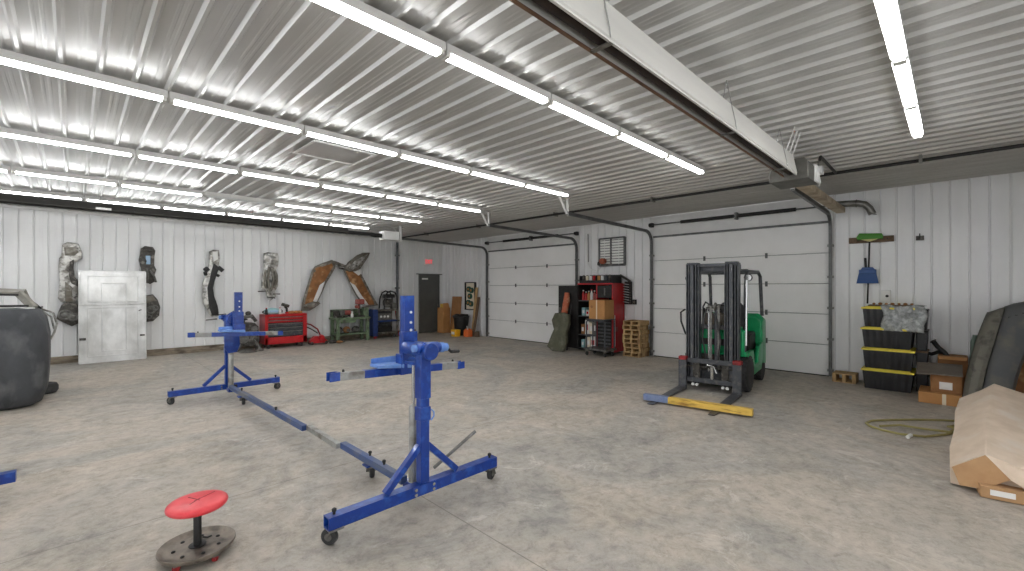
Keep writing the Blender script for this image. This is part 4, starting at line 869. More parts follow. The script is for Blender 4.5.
# conduit pipe on the wall
t=T('wall_pipe','dark vertical pipe running up the back wall left of the exit door','pipe',(7.75,13.3,0))
MB().cyl((7.78,13.30,0),(7.78,13.30,3.15),.04,12).build('pipe_run','darkpaint',t)
q=MB()
for z in (.5,1.6,2.7): q.box(7.72,7.84,13.25,13.37,z-.02,z+.02)
q.build('clamp','track',t)
# exit sign
c=PY(428.3,262,13.34); t=T('exit_sign','red lettered exit sign high on the wall above the grey door','exit sign',(c.x,13.33,c.z-.12))
MB().box(c.x-.19,c.x+.17,13.29,13.362,c.z-.12,c.z+.12).build('case','plasticw',t,bev=.01)
cu=bpy.data.curves.new('EXIT','FONT'); cu.body='EXIT'; cu.size=.2; cu.extrude=.004; cu.align_x='CENTER'; cu.align_y='CENTER'
ob=bpy.data.objects.new('tmp',cu); COL.objects.link(ob); dg=bpy.context.evaluated_depsgraph_get(); me=bpy.data.meshes.new_from_object(ob.evaluated_get(dg))
MB().add([(c.x-.01+v.co.x*.72,13.284-v.co.z,c.z+v.co.y) for v in me.vertices],[tuple(p.vertices) for p in me.polygons]).build('lettering','exitred',t,smooth=False); bpy.data.objects.remove(ob)
# ================================================================ FAR CORNER (right wall)
XW=9.66
t=T('cardboard_box','tall narrow cardboard box standing by the exit door','box',(9.42,12.95,0))
MB().box(9.30,9.60,12.78,13.14,0,.90).build('carton','card',t,bev=.006); q=MB().loft([[(9.32,12.8,.90),(9.58,12.8,.90),(9.58,12.81,.90),(9.32,12.81,.90)],[(9.34,12.83,1.06),(9.56,12.83,1.06),(9.56,12.84,1.06),(9.34,12.84,1.06)]]); q.build('flap','card',t); MB().box(9.36,9.54,12.88,13.06,.86,1.04).build('inner_carton','yellow',t,bev=.005)
t=T('cardboard_sheet','wide brown cardboard sheet leaning between the tall box and trash can','cardboard',(9.6,12.36,0))
q=MB().loft([[(9.50,12.16,0),(9.53,12.16,0),(9.53,12.68,0),(9.50,12.68,0)],[(9.62,12.16,1.30),(9.65,12.16,1.30),(9.65,12.68,1.30),(9.62,12.68,1.30)]]); q.build('sheet','card2',t,bev=.004); q=MB().loft([[(9.44,12.18,0),(9.46,12.18,0),(9.46,12.5,0),(9.44,12.5,0)],[(9.58,12.18,.75),(9.6,12.18,.75),(9.6,12.5,.75),(9.58,12.5,.75)]]); q.build('front_sheet','card',t,bev=.004)
t=T('trash_can','black round trash can with folded bag rim near the far corner','trash can',(9.38,11.82,0))
MB().lathe([(.0,.02),(.20,.0),(.21,.02),(.265,.62),(.26,.62),(.2,.05),(.0,.05)],(9.36,11.84,0),n=28).build('body','black',t); MB().torus((9.36,11.86,.63),(0,0,1),.272,.022,28,8).build('rim','tote',t)
for s in (-1,1): MB().box(9.33,9.39,11.86+s*.29-.02,11.86+s*.29+.02,.52,.58).build('handle','tote',t,bev=.006)
q=MB().lathe([(.24,.60),(.275,.66),(.23,.70),(.12,.69),(.0,.67)],(9.36,11.86,0),n=24).jitter(.02,5); q.build('bag','black',t)
a=PX(466,284,XW)[1]; b=PX(475,284,XW)[1]
t=T('wall_rack','narrow framed rack holding dark green tape rolls on the right wall','rack',(XW,(a+b)/2,.85))
q=MB().box(9.62,9.69,b-.03,b,.85,1.8).box(9.62,9.69,a,a+.03,.85,1.8).box(9.62,9.69,b,a,1.77,1.8).box(9.62,9.69,b,a,.85,.88); q.build('frame','black',t,bev=.003); MB().box(9.67,9.69,b,a,.88,1.77).build('backing','cream',t)
c=(a+b)/2
for k,(dy,z) in enumerate(((.06,1.56),(-.08,1.52),(.0,1.32),(.08,1.1),(-.06,1.06))):
    t=T('tape_roll','dark green roll on the framed wall rack, %s'%['upper left','upper right','center','lower left','lower right'][k],'tape roll',(9.6,c+dy,z-.1),'dark green rolls on the wall rack')
    MB().lathe([(.04,-.03),(.095,-.03),(.095,.03),(.04,.03),(.04,-.03)],(9.635,c+dy,z),(1,0,0),18).build('roll','dgreen',t); MB().lathe([(.03,-.032),(.042,-.032),(.042,.032),(.03,.032),(.03,-.032)],(9.635,c+dy,z),(1,0,0),14).build('core','card',t)
for k,(y,z,dx,l) in enumerate(((11.34,1.62,.0,'tall pale board leaning right of the green tape rack'),(11.22,1.30,.06,'shorter brown board leaning beside the left garage door'))):
    q=MB().loft([[(9.42-dx,y-.06,0),(9.45-dx,y-.06,0),(9.45-dx,y+.06,0),(9.42-dx,y+.06,0)],[(9.63-dx*.3,y-.04,z),(9.66-dx*.3,y-.04,z),(9.66-dx*.3,y+.07,z),(9.63-dx*.3,y+.07,z)]])
    tag(q.build('wooden_board','wood' if k==0 else 'wooddk',bev=.003),l,'board')
t=T('bucket','yellow bucket tipped on the floor before the black trash can','bucket',(8.97,11.63,0))
MB().loft([[(8.86,11.52,.0),(9.06,11.52,.0),(9.06,11.74,.0),(8.86,11.74,.0)],[(8.85,11.5,.23),(9.08,11.5,.23),(9.08,11.76,.23),(8.85,11.76,.23)]]).build('body','yplastic',t,bev=.02); MB().box(8.84,8.87,11.56,11.70,.08,.16).build('label','paper',t)
t=T('gas_can','orange fuel can with white spout beside the yellow bucket','fuel can',(9.2,11.3,0))
MB().loft([[(9.1,11.16,0),(9.3,11.16,0),(9.3,11.4,0),(9.1,11.4,0)],[(9.1,11.16,.2),(9.3,11.16,.2),(9.3,11.4,.2),(9.1,11.4,.2)],[(9.14,11.22,.27),(9.26,11.22,.27),(9.26,11.34,.27),(9.14,11.34,.27)]]).build('body','oplastic',t,bev=.02); MB().cyl((9.12,11.2,.25),(9.06,11.16,.36),.02,10).build('spout','plasticw',t)
t=T('paint_can','small dark can on the floor at foot of the left garage door track','can',(9.4,11.05,0)); MB().cyl((9.4,11.05,0),(9.4,11.05,.17),.08,18).build('body','wooddk',t); MB().torus((9.4,11.05,.17),(0,0,1),.078,.007,18,6).build('rim','steel',t)
# ================================================================ RED CABINET CLUSTER
cx0,cx1,cy0,cy1,cm=9.14,9.67,5.76,6.80,6.22
t=T('storage_cabinet','tall red open cabinet with black door between the two garage doors','cabinet',(9.4,6.28,0))
MB().box(cx0,cx1,cy0,cy0+.03,.05,1.71).build('side_panel','red',t,bev=.004); MB().box(cx0,cx1,cy1-.03,cy1,.05,1.71).build('side_panel','black',t,bev=.004)
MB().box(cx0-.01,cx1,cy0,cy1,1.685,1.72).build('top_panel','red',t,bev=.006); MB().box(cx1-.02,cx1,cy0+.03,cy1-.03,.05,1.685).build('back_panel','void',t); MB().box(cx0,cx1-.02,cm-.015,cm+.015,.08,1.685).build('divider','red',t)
MB().box(cx0,cx1,cy0+.03,cy1-.03,.04,.09).build('bottom_panel','black',t)
ZS=[1.29,.90,.43]
for z in ZS+[1.22]: 
    if z!=1.22: MB().box(cx0,cx1-.02,cm+.015,cy1-.03,z-.025,z).build('shelf','darkpaint',t,bev=.003)
d=MB().box(cx0-.0,cx0+.4,cy0+.04,cm-.02,1.36,1.66).build('drawer','black',t,bev=.006); MB().box(cx0-.02,cx0,cy0+.2,cy0+.24,1.42,1.6).build('handle','steel',d,bev=.004)
MB().box(cx0,cx1-.03,cy0+.03,cm-.015,.84,.88).build('shelf','darkpaint',t,bev=.003); d=MB().box(cx0,cx0+.03,cy0+.04,cm-.02,.1,.83).build('lower_door','black',t,bev=.004)
q=MB()
for k in range(8): q.box(cx0-.004,cx0,cy0+.06,cm-.04,.15+k*.085,.19+k*.085)
q.build('louver','darkpaint',d)
dd=MB().box(cx0-.03,cx0+.0,cy1-.02,cy1+.60,.06,1.66).build('door','black',t,bev=.004); MB().box(cx0-.045,cx0-.03,cy1+.52,cy1+.56,.9,1.1).build('handle','steel',dd,bev=.003)
q=MB()
for z,rot in ((1.0,0),): q.box(cx0+.1,cx0+.2,cy0-.012,cy0,.55,.66)
q.build('sticker','pink',t); q=MB().tube([(cx0+.05,cy0-.02,.95),(cx0+.05,cy0-.025,.6),(cx0+.06,cy0-.02,.2)],.012,8); q.build('side_handle','plasticw',t)
def bottle(y,z,h,r_,m_,cap,lab,grp,x=9.28):
    t=T('bottle',lab,'bottle',(x,y,z),grp); MB().lathe([(0,0),(r_,0),(r_,h*.62),(r_*.4,h*.8),(r_*.4,h*.9),(0,h*.9)],(x,y,z),n=12).build('body',m_,t); MB().cyl((x,y,z+h*.88),(x,y,z+h),r_*.5,10).build('cap',cap,t)
def carton(y,z,w_,h,m_,lab,grp,x=9.2,dpt=.2,nm='box'):
    t=T(nm,lab,'box',(x+dpt/2,y,z),grp); MB().box(x,x+dpt,y-w_/2,y+w_/2,z,z+h).build('carton',m_,t,bev=.004); MB().box(x-.003,x,y-w_*.3,y+w_*.3,z+h*.3,z+h*.7).build('label','paper' if m_!='plasticw' else 'red',t)
pos=['leftmost','second from left','third from left','fourth from left','fifth from left','sixth from left','seventh from left','rightmost']
for k,(m_,h) in enumerate((('red',.26),('red',.22),('card',.24),('plasticw',.28),('pink',.25),('plasticw',.24))):
    bottle(6.72-k*.085,1.29,h,.036,m_,'plasticw' if m_!='plasticw' else 'red','%s bottle on the red cabinet top shelf, %s'%({'red':'red','card':'tan','plasticw':'white','pink':'faded red'}[m_],pos[k] if k<5 else 'rightmost'),'bottles on the top shelf of the red cabinet')
for k,(m_,w_,h,n_) in enumerate((('teal',.10,.2,'teal'),('plasticw',.09,.15,'white'),('steel',.12,.23,'grey'),('dgreen',.10,.18,'dark green'))):
    carton(6.66-k*.125,.90,w_,h,m_,'%s box on the red cabinet middle shelf'%n_,'boxes on the middle shelf of the red cabinet')
for k,(m_,w_,h,n_) in enumerate((('card2',.10,.25,'brown'),('plasticw',.11,.36,'white'),('cream',.11,.3,'cream'),('steel',.1,.34,'grey'))):
    carton(6.68-k*.125,.43,w_,h,m_,'upright %s box on the red cabinet lower shelf'%n_,'boxes on the lower shelf of the red cabinet')
for k,(m_,w_,h,n_) in enumerate((('teal',.09,.2,'teal'),('cream',.14,.27,'cream'),('plasticw',.13,.30,'white'))):
    carton(6.68-k*.155,.09,w_,h,m_,'%s box at the bottom of the red cabinet'%n_,'boxes at the bottom of the red cabinet')
t=T('cardboard_box','tan cardboard box on top of the tall grey cart before red cabinet','box',(8.86,5.9,.875))
MB().box(8.66,9.06,5.68,6.11,.875,1.32).build('carton','card',t,bev=.006); MB().box(8.657,8.66,5.88,5.91,.875,1.32).build('tape','cream',t); q=MB().lathe([(.0,0),(.035,0),(.035,.003),(0,.003)],(8.658,6.03,1.16),(-1,0,0),14); q.build('stamp','card2',t)
# parts organizer on top
t=T('parts_rack','black parts tray with dividers on top of the red cabinet','rack',(9.35,6.26,1.72))
q=MB().box(9.14,9.6,5.80,6.74,1.72,1.74).box(9.14,9.155,5.80,6.74,1.74,1.79).box(9.585,9.6,5.80,6.74,1.74,1.93).box(9.14,9.6,5.80,5.815,1.74,1.91).box(9.14,9.6,6.725,6.74,1.74,1.91).box(9.14,9.6,6.24,6.255,1.74,1.91); q.build('tray','black',t,bev=.003)
tm_=(('grime','dark'),('cream','cream'),('plasticw','white'),('red','red'),('card','tan'),('plasticw','white'),('darkpaint','black'),('grime','dark'))
for k,(m_,n_) in enumerate(tm_):
    y=6.66-k*.105-(.03 if k>3 else 0); t=T('can','%s can in the black tray on the red cabinet, %s'%(n_,pos[k]),'can',(9.22,y,1.74),'cans in the tray on the red cabinet')
    MB().lathe([(0,0),(.04,0),(.04,.15),(.032,.165),(.0,.165)],(9.22,y,1.74),n=14).build('body',m_,t); MB().lathe([(.0,.165),(.028,.165),(.028,.185),(0,.185)],(9.22,y,1.74),n=12).build('lid','steel',t)
# wrench rack on the wall to the right
y0,y1=PX(632,290,XW)[1],PX(621,290,XW)[1]
t=T('wrench_rack','black wall rack holding wrenches right of the red cabinet','tool rack',(9.64,(y0+y1)/2,1.2)); MB().box(9.63,9.675,y0,min(y1+.06,5.745),1.20,1.76).build('board','black',t,bev=.006); q=MB().bar((9.62,y1+.0,1.92),(9.62,y0+.02,1.76),.03,.05); q.build('rail','grime',t)
for k in range(8):
    z=1.24+k*.063; t=T('wrench','steel wrench hung level on the black wall rack, %s'%(['lowest','second from bottom','third from bottom','fourth from bottom','fifth from bottom','third from top','second from top','topmost'][k]),'wrench',(9.6,(y0+y1)/2,z),'wrenches on the black wall rack')
    q=MB().bar((9.61,y0+.05,z),(9.61,y1-.02,z+.035),.03,.014); q.build('shaft','wrench',t,bev=.003); q=MB().torus((9.61,y1-.01,z+.037),(1,0,0),.022,.009,14,6); q.build('ring_end','wrench',t); q=MB().bar((9.61,y0+.05,z),(9.61,y0+.0,z+.012),.012,.012).bar((9.61,y0+.05,z),(9.61,y0+.0,z-.02),.012,.012); q.build('open_jaw','grime',t)
t=T('outlet_box','small black outlet on the wall above the pallet stack','outlet',(9.67,PX(634.5,302,XW)[1],1.2)); c=PX(634.5,302,XW); MB().box(9.64,9.68,c.y-.05,c.y+.05,c.z-.06,c.z+.06).build('cover','black',t,bev=.005); MB().box(9.635,9.64,c.y-.02,c.y+.02,c.z-.03,c.z+.03).build('socket','cardgrey',t)
# louver
a,b=PX(600,240,XW),PX(625,264,XW); ya,yb=a.y,b.y; z0,z1=2.17,2.86
t=T('wall_louver','white slatted exhaust louver on the wall above the red cabinet','vent',(9.66,(ya+yb)/2,z0))
q=MB()
for y in (yb,(ya+yb)/2+.02,ya): q.box(9.62,9.69,y-.022,y+.022,z0,z1)
for z in (z0,z1): q.box(9.62,9.69,yb,ya,z-.02,z+.02)
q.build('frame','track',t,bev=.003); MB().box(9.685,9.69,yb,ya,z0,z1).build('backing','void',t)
for k in range(10):
    z=z0+.04+k*.068; q=MB().bar((9.645,yb+.02,z),(9.645,ya-.02,z),.05,.006); q=MB().loft([[(9.645,y,z),(9.650,y,z-.002),(9.636,y,z+.048),(9.631,y,z+.05)] for y in (yb+.02,ya-.02)]); q.build('slat','slatw',t)
t=T('fan_motor','copper coloured fan motor mounted low before the slatted louver','motor',(9.55,ya-.14,2.2)); q=MB().cyl((9.60,ya-.16,2.28),(9.50,ya-.16,2.28),.075,16); q.build('body','motor',t); q=MB().tube([(9.58,ya-.06,2.3),(9.54,ya-.02,2.24),(9.6,ya+.02,2.2)],.02,8).cyl((9.62,ya-.16,2.2),(9.62,ya-.16,2.36),.012,8).box(9.59,9.63,ya-.30,ya-.02,2.18,2.21); q.build('bracket','grime',t)
t=T('power_cord','white cord looping down the wall left of the louver','cord',(9.66,6.95,2.2)); MB().tube([PX(u,v,9.665) for u,v in ((586,236),(587,246),(587.5,256),(588,264),(591,269),(596,271),(600,268),(603,263))],.010,6).build('cord_run','plasticw',t); MB().tube([PX(u,v,9.668) for u,v in ((588,234),(588.3,248),(588.3,262))],.014,6).build('conduit','galv',t)
# leaning seat back, orange roll, dolly, pallets
t=T('seat_cushion','olive upholstered seat back leaning on the open black cabinet door','cushion',(8.75,7.3,0))
pts=[(555,347),(558,337),(560,331),(557,322),(559,316.5),(566,316),(571,318),(572,326),(570,334),(571,344),(569,351.5),(560,351.5)]
o_=pX(pts,8.95); o_=[(y,z) for y,z in o_]; zmin=min(z for _,z in o_)
MB().plate(o_,lambda a,b,t:(8.70+(b-zmin)*.16-t,a,max(b-zmin+.01,.0)),.12,bev=.04).build('upholstery','olive',t); 
q=MB().tube([(8.815+(b-zmin)*.16,a,b-zmin+.012) for a,b in [(o_[0][0]*.5+o_[-1][0]*.5+(y-sum(p[0] for p in o_)/len(o_))*.8,z) for y,z in o_]],.008,6); 
t=T('orange_roll','faded orange roll leaning on the open black door behind the seat cushion','roll',(9.02,7.06,.62))
q=MB().tube([(8.90,7.18,.08),(8.95,7.12,.75),(9.0,7.04,1.30),(9.0,7.03,1.48)],[.075,.08,.085,.06],12); q.build('roll','orange',t); MB().tube([(8.93,6.98,.02),(9.04,6.92,1.2)],.02,8).build('rod','black',t)
t=T('utility_cart','tall grey tube cart on casters carrying the tan box before red cabinet','cart',(8.85,5.95,0))
q=MB().box(8.62,9.08,5.62,6.24,.14,.18); q.build('deck','steel',t,bev=.006)
q=MB().tube([(8.66,6.18,.18),(8.66,6.18,.80),(8.66,6.12,.84),(8.66,5.72,.84),(8.66,5.67,.80),(8.66,5.67,.18)],.017,10).cyl((8.66,6.18,.5),(8.66,6.0,.5),.012,8).cyl((8.66,6.0,.84),(8.66,6.0,.18),.014,8); q.build('frame','darkpaint',t); q=MB().tube([(9.06,6.18,.18),(9.06,6.18,.84)],.017,10).bar((9.06,6.18,.84),(8.66,6.18,.84),.02,.02); q.build('rear_post','darkpaint',t); MB().cyl((9.06,5.67,.18),(9.06,5.67,.84),.017,10).build('rear_post','darkpaint',t); MB().box(8.64,9.08,5.64,6.2,.852,.874).build('top_shelf','darkpaint',t,bev=.004)
for x in (8.68,9.0):
    for y in (5.68,6.18):
        f=MB().box(x-.025,x+.025,y-.025,y+.025,.10,.14).build('caster','galv',t); MB().lathe([(.02,-.016),(.045,-.014),(.05,0),(.045,.014),(.02,.016)],(x,y,.05),(0,1,0),14).build('wheel','rubber',f)
g0=None
PO=['bottom','second from bottom','third from bottom','fourth from bottom','middle','fourth from top','third from top','second from top','top']
def pallet(x0,x1,y0,y1,z,h,nm='pallet'):
    t=T('pallet','','pallet',((x0+x1)/2,(y0+y1)/2,z))
    for k in range(3): yy=y0+(y1-y0-.05)*k/2; MB().box(x0,x1,yy,yy+.05,z+.016,z+h-.016).build('stringer','wood',t,bev=.002)
    for k in range(4): xx=x0+(x1-x0-.09)*k/3; MB().box(xx,xx+.09,y0,y1,z+h-.016,z+h).build('deck_board','wood',t,bev=.002)
    for k in range(3): xx=x0+(x1-x0-.09)*k/2; MB().box(xx,xx+.09,y0,y1,z,z+.016).build('bottom_board','wood',t,bev=.002)
    return t
p0=pallet(9.20,9.63,5.10,5.54,0,.104)
for k in range(8):
    o=p0 if k==0 else copy_tree(p0); o.location.z=k*.1045; o.location.x+=random.uniform(-.02,.02); o.location.y+=random.uniform(-.025,.025)
    lab=['bottom','second from bottom','third from bottom','fourth from bottom','fourth from top','third from top','second from top','top'][k]
    o['label']='small wooden pallet in the stack beside the red cabinet, %s'%lab; o['group']='pallets stacked beside the red cabinet'
# ================================================================ RIGHT WALL: BROOM, TOTES, BOXES
t=T('wall_plank','grey brown wooden plank hook rail on the right wall behind the broom','plank',(9.65,1.0,2.38))
c=PX(849,241,9.66); d_=PX(894,240,9.66); MB().box(9.635,9.683,d_.y,c.y,2.375,2.475).build('plank','wooddk',t,bev=.004); q=MB()
for k in range(4): y=d_.y+.08+k*.13; q.cyl((9.64,y,2.42),(9.6,y,2.43),.008,8)
q.build('hook','black',t)
t=T('broom','green headed broom hanging upside down on the right wall','broom',(9.58,1.04,1.31))
c=PX(869.5,237,9.58)
q=MB().plate([(-.15,.06),(.13,.08),(.16,.03),(.15,.0),(-.16,-.0),(-.165,.03)],lambda a,b,tt:(9.58-tt,c.y+a,2.44+b),.06,bev=.015); q.build('head','broomg',t)
q=MB().loft([[(9.555,c.y+a*1.0-.0,2.44),(9.605,c.y+a,2.44),(9.60,c.y+a*.75,2.385+abs(a)*.28),(9.56,c.y+a*.75,2.385+abs(a)*.28)] for a in (-.14,-.08,0,.08,.14)]); q.build('bristles','bristle',t)
MB().cyl((9.585,c.y,2.40),(9.60,c.y+.03,1.335),.013,10).build('handle','black',t)
t=T('dustpan','blue dustpan hanging on the broom handle below the green head','dustpan',(9.55,1.05,1.69))
a,b=PX(857,283,9.55),PX(878,267.5,9.55)
q=MB().plate([(b.y,a.z),(a.y,a.z),(a.y-.04,b.z-.06),(a.y-.08,b.z),(b.y+.07,b.z),(b.y+.035,b.z-.05)],lambda p,r2,tt:(9.55-tt+(b.z-r2)*.1-.02,p,r2),.025,bev=.008); q.build('pan','dustblue',t)
m_=(a.y+b.y)/2
q=MB().box(9.50,9.56,b.y+.02,a.y-.03,b.z-.10,b.z-.03); q.build('back_lip','dustblue',t,bev=.01)
MB().bar((9.55,m_+.02,b.z-.02),(9.57,m_+.03,b.z+.17),.035,.02).build('grip','black',t,bev=.006)
t=T('outlet_box','square white outlet box on the wall above the black totes','outlet',(9.66,.81,1.38)); a,b=PX(880.5,301.5,9.67),PX(891,290.5,9.67)
MB().box(9.64,9.683,b.y,a.y,a.z,b.z).build('cover','plasticw',t,bev=.006); c=(a+b)/2; q=MB().cyl((9.642,c.y-.02,c.z),(9.632,c.y-.02,c.z),.022,14); q.build('socket','black',t); q=MB().cyl((9.67,c.y+.03,c.z+.05),(9.67,c.y+.03,ZC-.8),.008,6); 
a,b=PX(916,240.5,9.67),PX(924,235.5,9.67); t=T('wall_bracket','small dark hook bracket on bare right wall right of the broom','hook',(9.66,(a.y+b.y)/2,a.z)); MB().box(9.655,9.684,b.y,a.y,a.z,b.z).build('plate','grime',t,bev=.004); q=MB().tube([(9.66,(a.y+b.y)/2,b.z-.02),(9.61,(a.y+b.y)/2,b.z-.03),(9.6,(a.y+b.y)/2,b.z+.03)],.008,6); q.build('hook','black',t)
p=pallet(9.22,9.55,1.16,1.48,0,.15); p['label']='low wooden pallet on the floor left of the black totes'
# totes
def tote():
    t=T('storage_tote','','storage tote',(9.28,.745,0)); W,Dp,Hh=.30,.30,.285
    q=MB(); cx_,cy_=9.28,.745
    secs=[]
    for z,k in ((0,.90),(.02,.92),(Hh,1.0)):
        s=[]
        pts=[]
        nx=7
        def side(p,q2,nrm):
            for i in range(nx*2):
                f=i/(nx*2); e=.012 if i%2 else 0.
                pts.append((p[0]+(q2[0]-p[0])*f-nrm[0]*e,p[1]+(q2[1]-p[1])*f-nrm[1]*e))
        w_,d2=Dp*k,W*k
        cs=[(-w_,-d2),(w_,-d2),(w_,d2),(-w_,d2)]
        for i,nr in enumerate(((0,-1),(1,0),(0,1),(-1,0))): side(cs[i],cs[(i+1)%4],nr)
        secs.append([(cx_+x,cy_+y,z) for x,y in pts])
    q.loft(secs); q.build('body','tote',t,ang=20)
    q=MB().box(cx_-.32,cx_+.32,cy_-.32,cy_+.32,Hh,Hh+.03); q.box(cx_-.27,cx_+.27,cy_-.27,cy_+.27,Hh+.028,Hh+.042); q.build('lid','lidy',t,bev=.012)
    for s in (-1,1): q=MB().box(cx_-.07,cx_+.07,cy_+s*.30-.02,cy_+s*.30+.02,Hh-.05,Hh-.02); q.build('handle','tote',t,bev=.006)
    return t
t0=tote()
for k in range(4):
    o=t0 if k==0 else copy_tree(t0); o.location.z=k*.3275; o.rotation_euler.z=R([0,1.2,-1.0,.8][k])
    o['label']='black storage tote with yellow lid, %s of the stack by the right wall'%['bottom','second from bottom','third from bottom','top'][k]; o['group']='black totes stacked by the right wall'
t=T('storage_tote','black lidless storage tote standing out in front under clear plastic wrap','storage tote',(9.0,.45,.66)); COL.objects.unlink(t); bpy.data.objects.remove(t)
zt=4*.3275
for k in range(4):
    z=k*.318; t=T('storage_bin','narrow black bin tucked behind right side of yellow lidded totes, %s'%['bottom','second from bottom','second from top','top'][k],'bin',(9.4,.35,z),'narrow black bins behind the totes')
    q=MB().loft([[(9.22,.30,z),(9.60,.30,z),(9.60,.415,z),(9.22,.415,z)],[(9.20,.285,z+.29),(9.62,.285,z+.29),(9.62,.42,z+.29),(9.20,.42,z+.29)]]); q.build('body','tote',t,bev=.01); MB().box(9.195,9.625,.28,.422,z+.288,z+.316).build('lid','wooddk' if k==1 else 'black',t,bev=.006)
t=T('wooden_strip','rough brown wooden strip with rusty bits lying on the top tote','board',(9.1,.7,zt)); MB().box(9.02,9.22,.40,.98,zt,zt+.025).jitter(.006,2).build('strip','wooddk',t,bev=.004)
q=MB()
for k in range(7): q.ball((9.08+.02*(k%3),.46+k*.075,zt+.04),.018+.006*(k%2),(1.4,1.2,.9),8)
q.build('rusty_bit','card2',t)
def bagf(u,v):
    # sheet: lies over the top tote's lid, hangs down its front and right side
    y=.30+.50*u; 
    s_=v*1.05
    if s_<.28: x,z=9.22-s_,zt+.016+.012*math.sin(u*9)
    else: x,z=8.935-.03*math.sin(u*11+v*7)-.015*math.sin(u*23),zt+.012-(s_-.28)*.50
    return (x+.012*math.sin(v*17+u*5),y+.02*math.sin(v*9),z)
q=MB().grid(bagf,26,26); q.jitter(.006,4); tag(q.build('plastic_wrap','bag',solid=.002,normals=False),'crumpled clear plastic sheet draped over front right of the top totes','plastic sheet')
# boxes on the floor right of the totes
t=T('cardboard_box','long low orange brown cardboard box on the floor right of totes','box',(8.7,.15,0))
MB().box(8.42,8.98,-.07,.36,0,.15).build('carton','card',t,bev=.006); MB().box(8.417,8.42,.08,.12,0,.15).build('tape','cream',t)
t=T('cardboard_box','brown cardboard box with white label stacked on the long low box','box',(8.76,.02,.15))
MB().box(8.52,9.0,-.075,.24,.151,.40).build('carton','card2',t,bev=.006); MB().box(8.516,8.52,.02,.15,.20,.30).build('label','paper',t); MB().box(8.5165,8.518,.05,.07,.24,.27).build('print','black',t)
t=T('cardboard_sheet','grey flat cardboard sheet lying over the labeled box','cardboard',(8.8,.05,.4))
q=MB().loft([[(8.42,.38,.385),(8.42,.38,.40),(8.98,.40,.49),(8.98,.40,.475)],[(8.42,.2,.402),(8.42,.2,.417),(9.0,.2,.50),(9.0,.2,.485)],[(8.44,-.08,.402),(8.44,-.08,.417),(9.02,-.08,.50),(9.02,-.08,.485)]]); q.build('sheet','cardgrey',t,bev=.003)
t=T('cardboard_box','small open brown box against the wall behind the grey cardboard sheet','box',(9.4,.05,0)); MB().box(9.2,9.6,-.14,.18,0,.58).build('carton','card2',t,bev=.008); q=MB().loft([[(9.2,-.14,.58),(9.2,.18,.58),(9.205,.18,.585),(9.205,-.14,.585)],[(9.08,-.12,.55),(9.08,.16,.55),(9.085,.16,.555),(9.085,-.12,.555)]]); q.build('flap','card',t)
t=T('exhaust_pipe','black Y shaped exhaust pipe propped against the wall over the brown box','exhaust pipe',(9.4,.15,.4))
q=MB().tube([PX(u,v,x) for u,v,x in ((933,341,9.5),(938,347,9.45),(944,352,9.42),(950,359,9.40),(953,365,9.40))],.032,12); q.build('main_pipe','black',t); q=MB().tube([PX(u,v,x) for u,v,x in ((944,352,9.42),(938,352,9.45),(932,354,9.48),(926,353,9.5))],.026,10); q.build('branch_pipe','black',t); c=PX(933,341,9.5); MB().torus(c,(0,.6,.8),.034,.010,16,6).build('flange','grime',t)
t=T('metal_hoop','grey green tall metal hoop standing behind the black bumper cover','hoop',(9.3,-.2,.2))
q=MB().tube([PX(u,v,9.25) for u,v in ((970,378),(971,366),(972.5,352),(973,342),(975,335.5),(979,335),(981,340),(979,350),(976,360),(973,372),(970,384))],.026,10); q.build('hoop','bucketg',t); q=MB().tube([PX(u,v,9.25) for u,v in ((972,354),(976,351),(979,350))],.018,8); q.build('cross_tie','bucketg',t)
# big bumper cover leaning on the wall
t=T('bumper_cover','large dark grey bumper cover standing on end against the right wall','bumper',(8.45,-.35,0))
def bsec(z,k):   # plan section at height z
    f=z/1.27; lean=.36*f**2
    prof=[(8.46,-.075),(8.34,-.085),(8.27,-.12),(8.25,-.18),(8.27,-.215),(8.32,-.225),(8.29,-.25),(8.27,-.30),(8.26,-.40),(8.29,-.47),(8.36,-.50),(8.46,-.51)]
    up=max(0,(f-.7)/.3)
    return [(x+lean,y-.24*f**1.6-(.10*(f**3) if y<-.3 else 0),max(.008,z+up*(-(y+.10))*.62)) for x,y in prof]
zs=[0,.05,.15,.3,.45,.6,.75,.9,1.0,1.10,1.18,1.235]
secs=[bsec(z,0) for z in zs]
secs.append([(x+.035,y-.012,z+.03) for x,y,z in secs[-1]]); secs.append([(x+.07,y-.005,z+.012) for x,y,z in secs[-1]])
n=len(secs[0]); q=MB().add([p for s in secs for p in s],[(i*n+j,i*n+j+1,(i+1)*n+j+1,(i+1)*n+j) for i in range(len(secs)-1) for j in range(5,n-1)]); q.build('main_face','bumper',t,normals=False,solid=.02,ang=40)
q=MB().add([p for s in secs for p in s],[(i*n+j,i*n+j+1,(i+1)*n+j+1,(i+1)*n+j) for i in range(len(secs)-1) for j in range(0,5)]); q.build('olive_side','bumpolive',t,normals=False,solid=.02,ang=40)  # this side in a lighter olive grey than the main face
for z,y in ((1.22,-.50),(1.25,-.56),(1.28,-.62)): MB().obox((8.565,y,z),(.03,.025,.018)).build('clip','black',t)
t=T('rusty_panel','rusty orange brown panel leaning behind the bumper cover at the right edge','panel',(8.85,-.85,0))
q=MB().loft([[(8.70,-.42,0),(8.73,-.42,0),(8.73,-1.3,0),(8.70,-1.3,0)],[(9.02,-.60,1.08),(9.05,-.60,1.08),(9.05,-1.3,1.08),(9.02,-1.3,1.08)]]); q.build('sheet','rustpanel',t,bev=.006); q=MB().bar((8.68,-.43,.02),(9.0,-.61,1.07),.03,.03); q.build('edge_flange','card2',t,bev=.006)
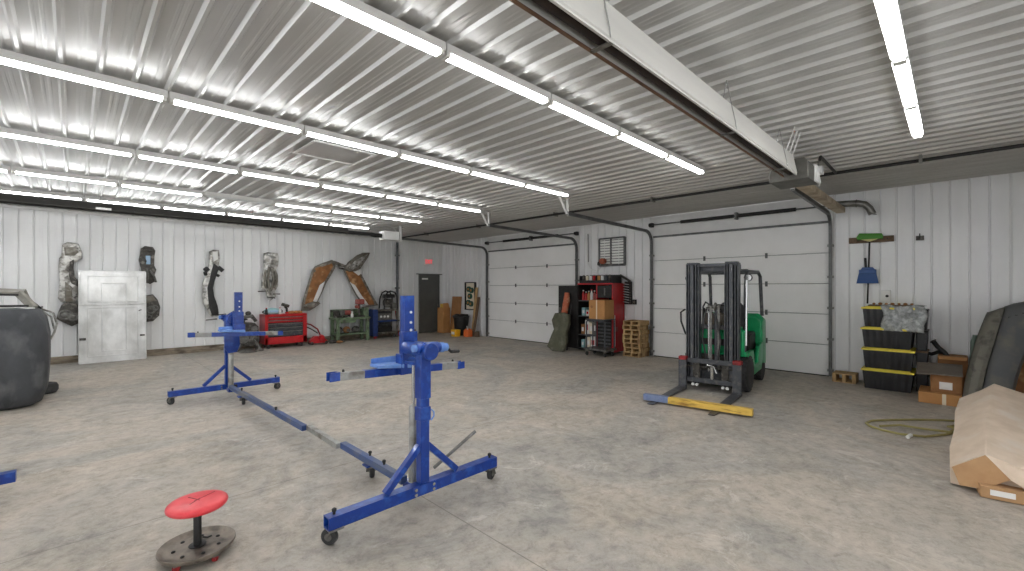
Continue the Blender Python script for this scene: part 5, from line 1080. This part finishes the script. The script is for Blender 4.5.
# garden hose on the floor
t=T('garden_hose','thin yellow green hose coiled flat on the floor before the kraft package','hose',(6.9,.4,0))
def hp_(u,v): p=FL(u,v,.014); return (p.x,p.y,.014)
q=MB().tube([hp_(*p) for p in ((957,432),(945,434.5),(925,436.5),(900,434),(882,430),(870,426),(866,423),(872,420.5),(890,419.8),(915,419.5),(940,420),(958,421))],.012,8); q.build('hose_run','hose',t)
q=MB().tube([(a,b,.036) for a,b,_ in [hp_(*p) for p in ((880,428),(900,427),(925,431),(950,434),(956,430),(948,428.5),(958,427))]],.012,8); q.build('hose_end','hose',t); a=hp_(908,436.5); MB().cyl((a[0]-.05,a[1],.02),(a[0]+.06,a[1]-.02,.02),.018,10).build('coupling','plasticw',t)
# kraft wrapped package in the foreground
t=T('wrapped_package','long kraft paper wrapped package with torn folded end in right foreground','package',(6.0,-.35,0))
def ks(x,ze,zr,yl,yr,yy): return [(x,yl+.0,.02),(x,yl+.02,ze),(x,(yl*.4+yy*.6),ze+(zr-ze)*.66),(x,yy,zr),(x,yy*.5+yr*.5,zr*.62+ze*.38),(x,yr,ze*.9),(x,yr+.02,.02)]
S0=[(5.06,.15,.30,.015,-.62,-.17),(5.5,.20,.36,.01,-.66,-.19),(6.0,.24,.42,-.01,-.68,-.22),(6.6,.30,.49,-.02,-.72,-.26),(7.1,.36,.555,-.06,-.74,-.30)]
q=MB().loft([ks(*a) for a in S0]); q.jitter(.010,8); q.build('kraft_wrap','kraft',t,ang=25,bev=.006)
q=MB().add([(5.05,.015,.15),(5.05,-.17,.295),(4.99,-.30,.16),(4.98,-.16,.05),(5.0,-.03,.03)],[(0,1,2,3,4)]); q.build('end_flap','kraftend',t,solid=.006,normals=False,smooth=False)
q=MB().add([(5.05,-.17,.295),(5.03,-.62,.14),(4.97,-.46,.06),(4.985,-.30,.155)],[(0,1,2,3)]); q.build('torn_flap','kraft',t,solid=.006,normals=False,smooth=False)
t=T('cardboard_box','small brown box with white label poking out of the kraft package end','box',(4.98,-.3,0))
MB().obox((5.0,-.25,.05),(.14,.24,.09),rz=8).build('carton','kraftend',t,bev=.004); MB().obox((4.927,-.255,.055),(.006,.13,.04),rz=8).build('label','paper',t)
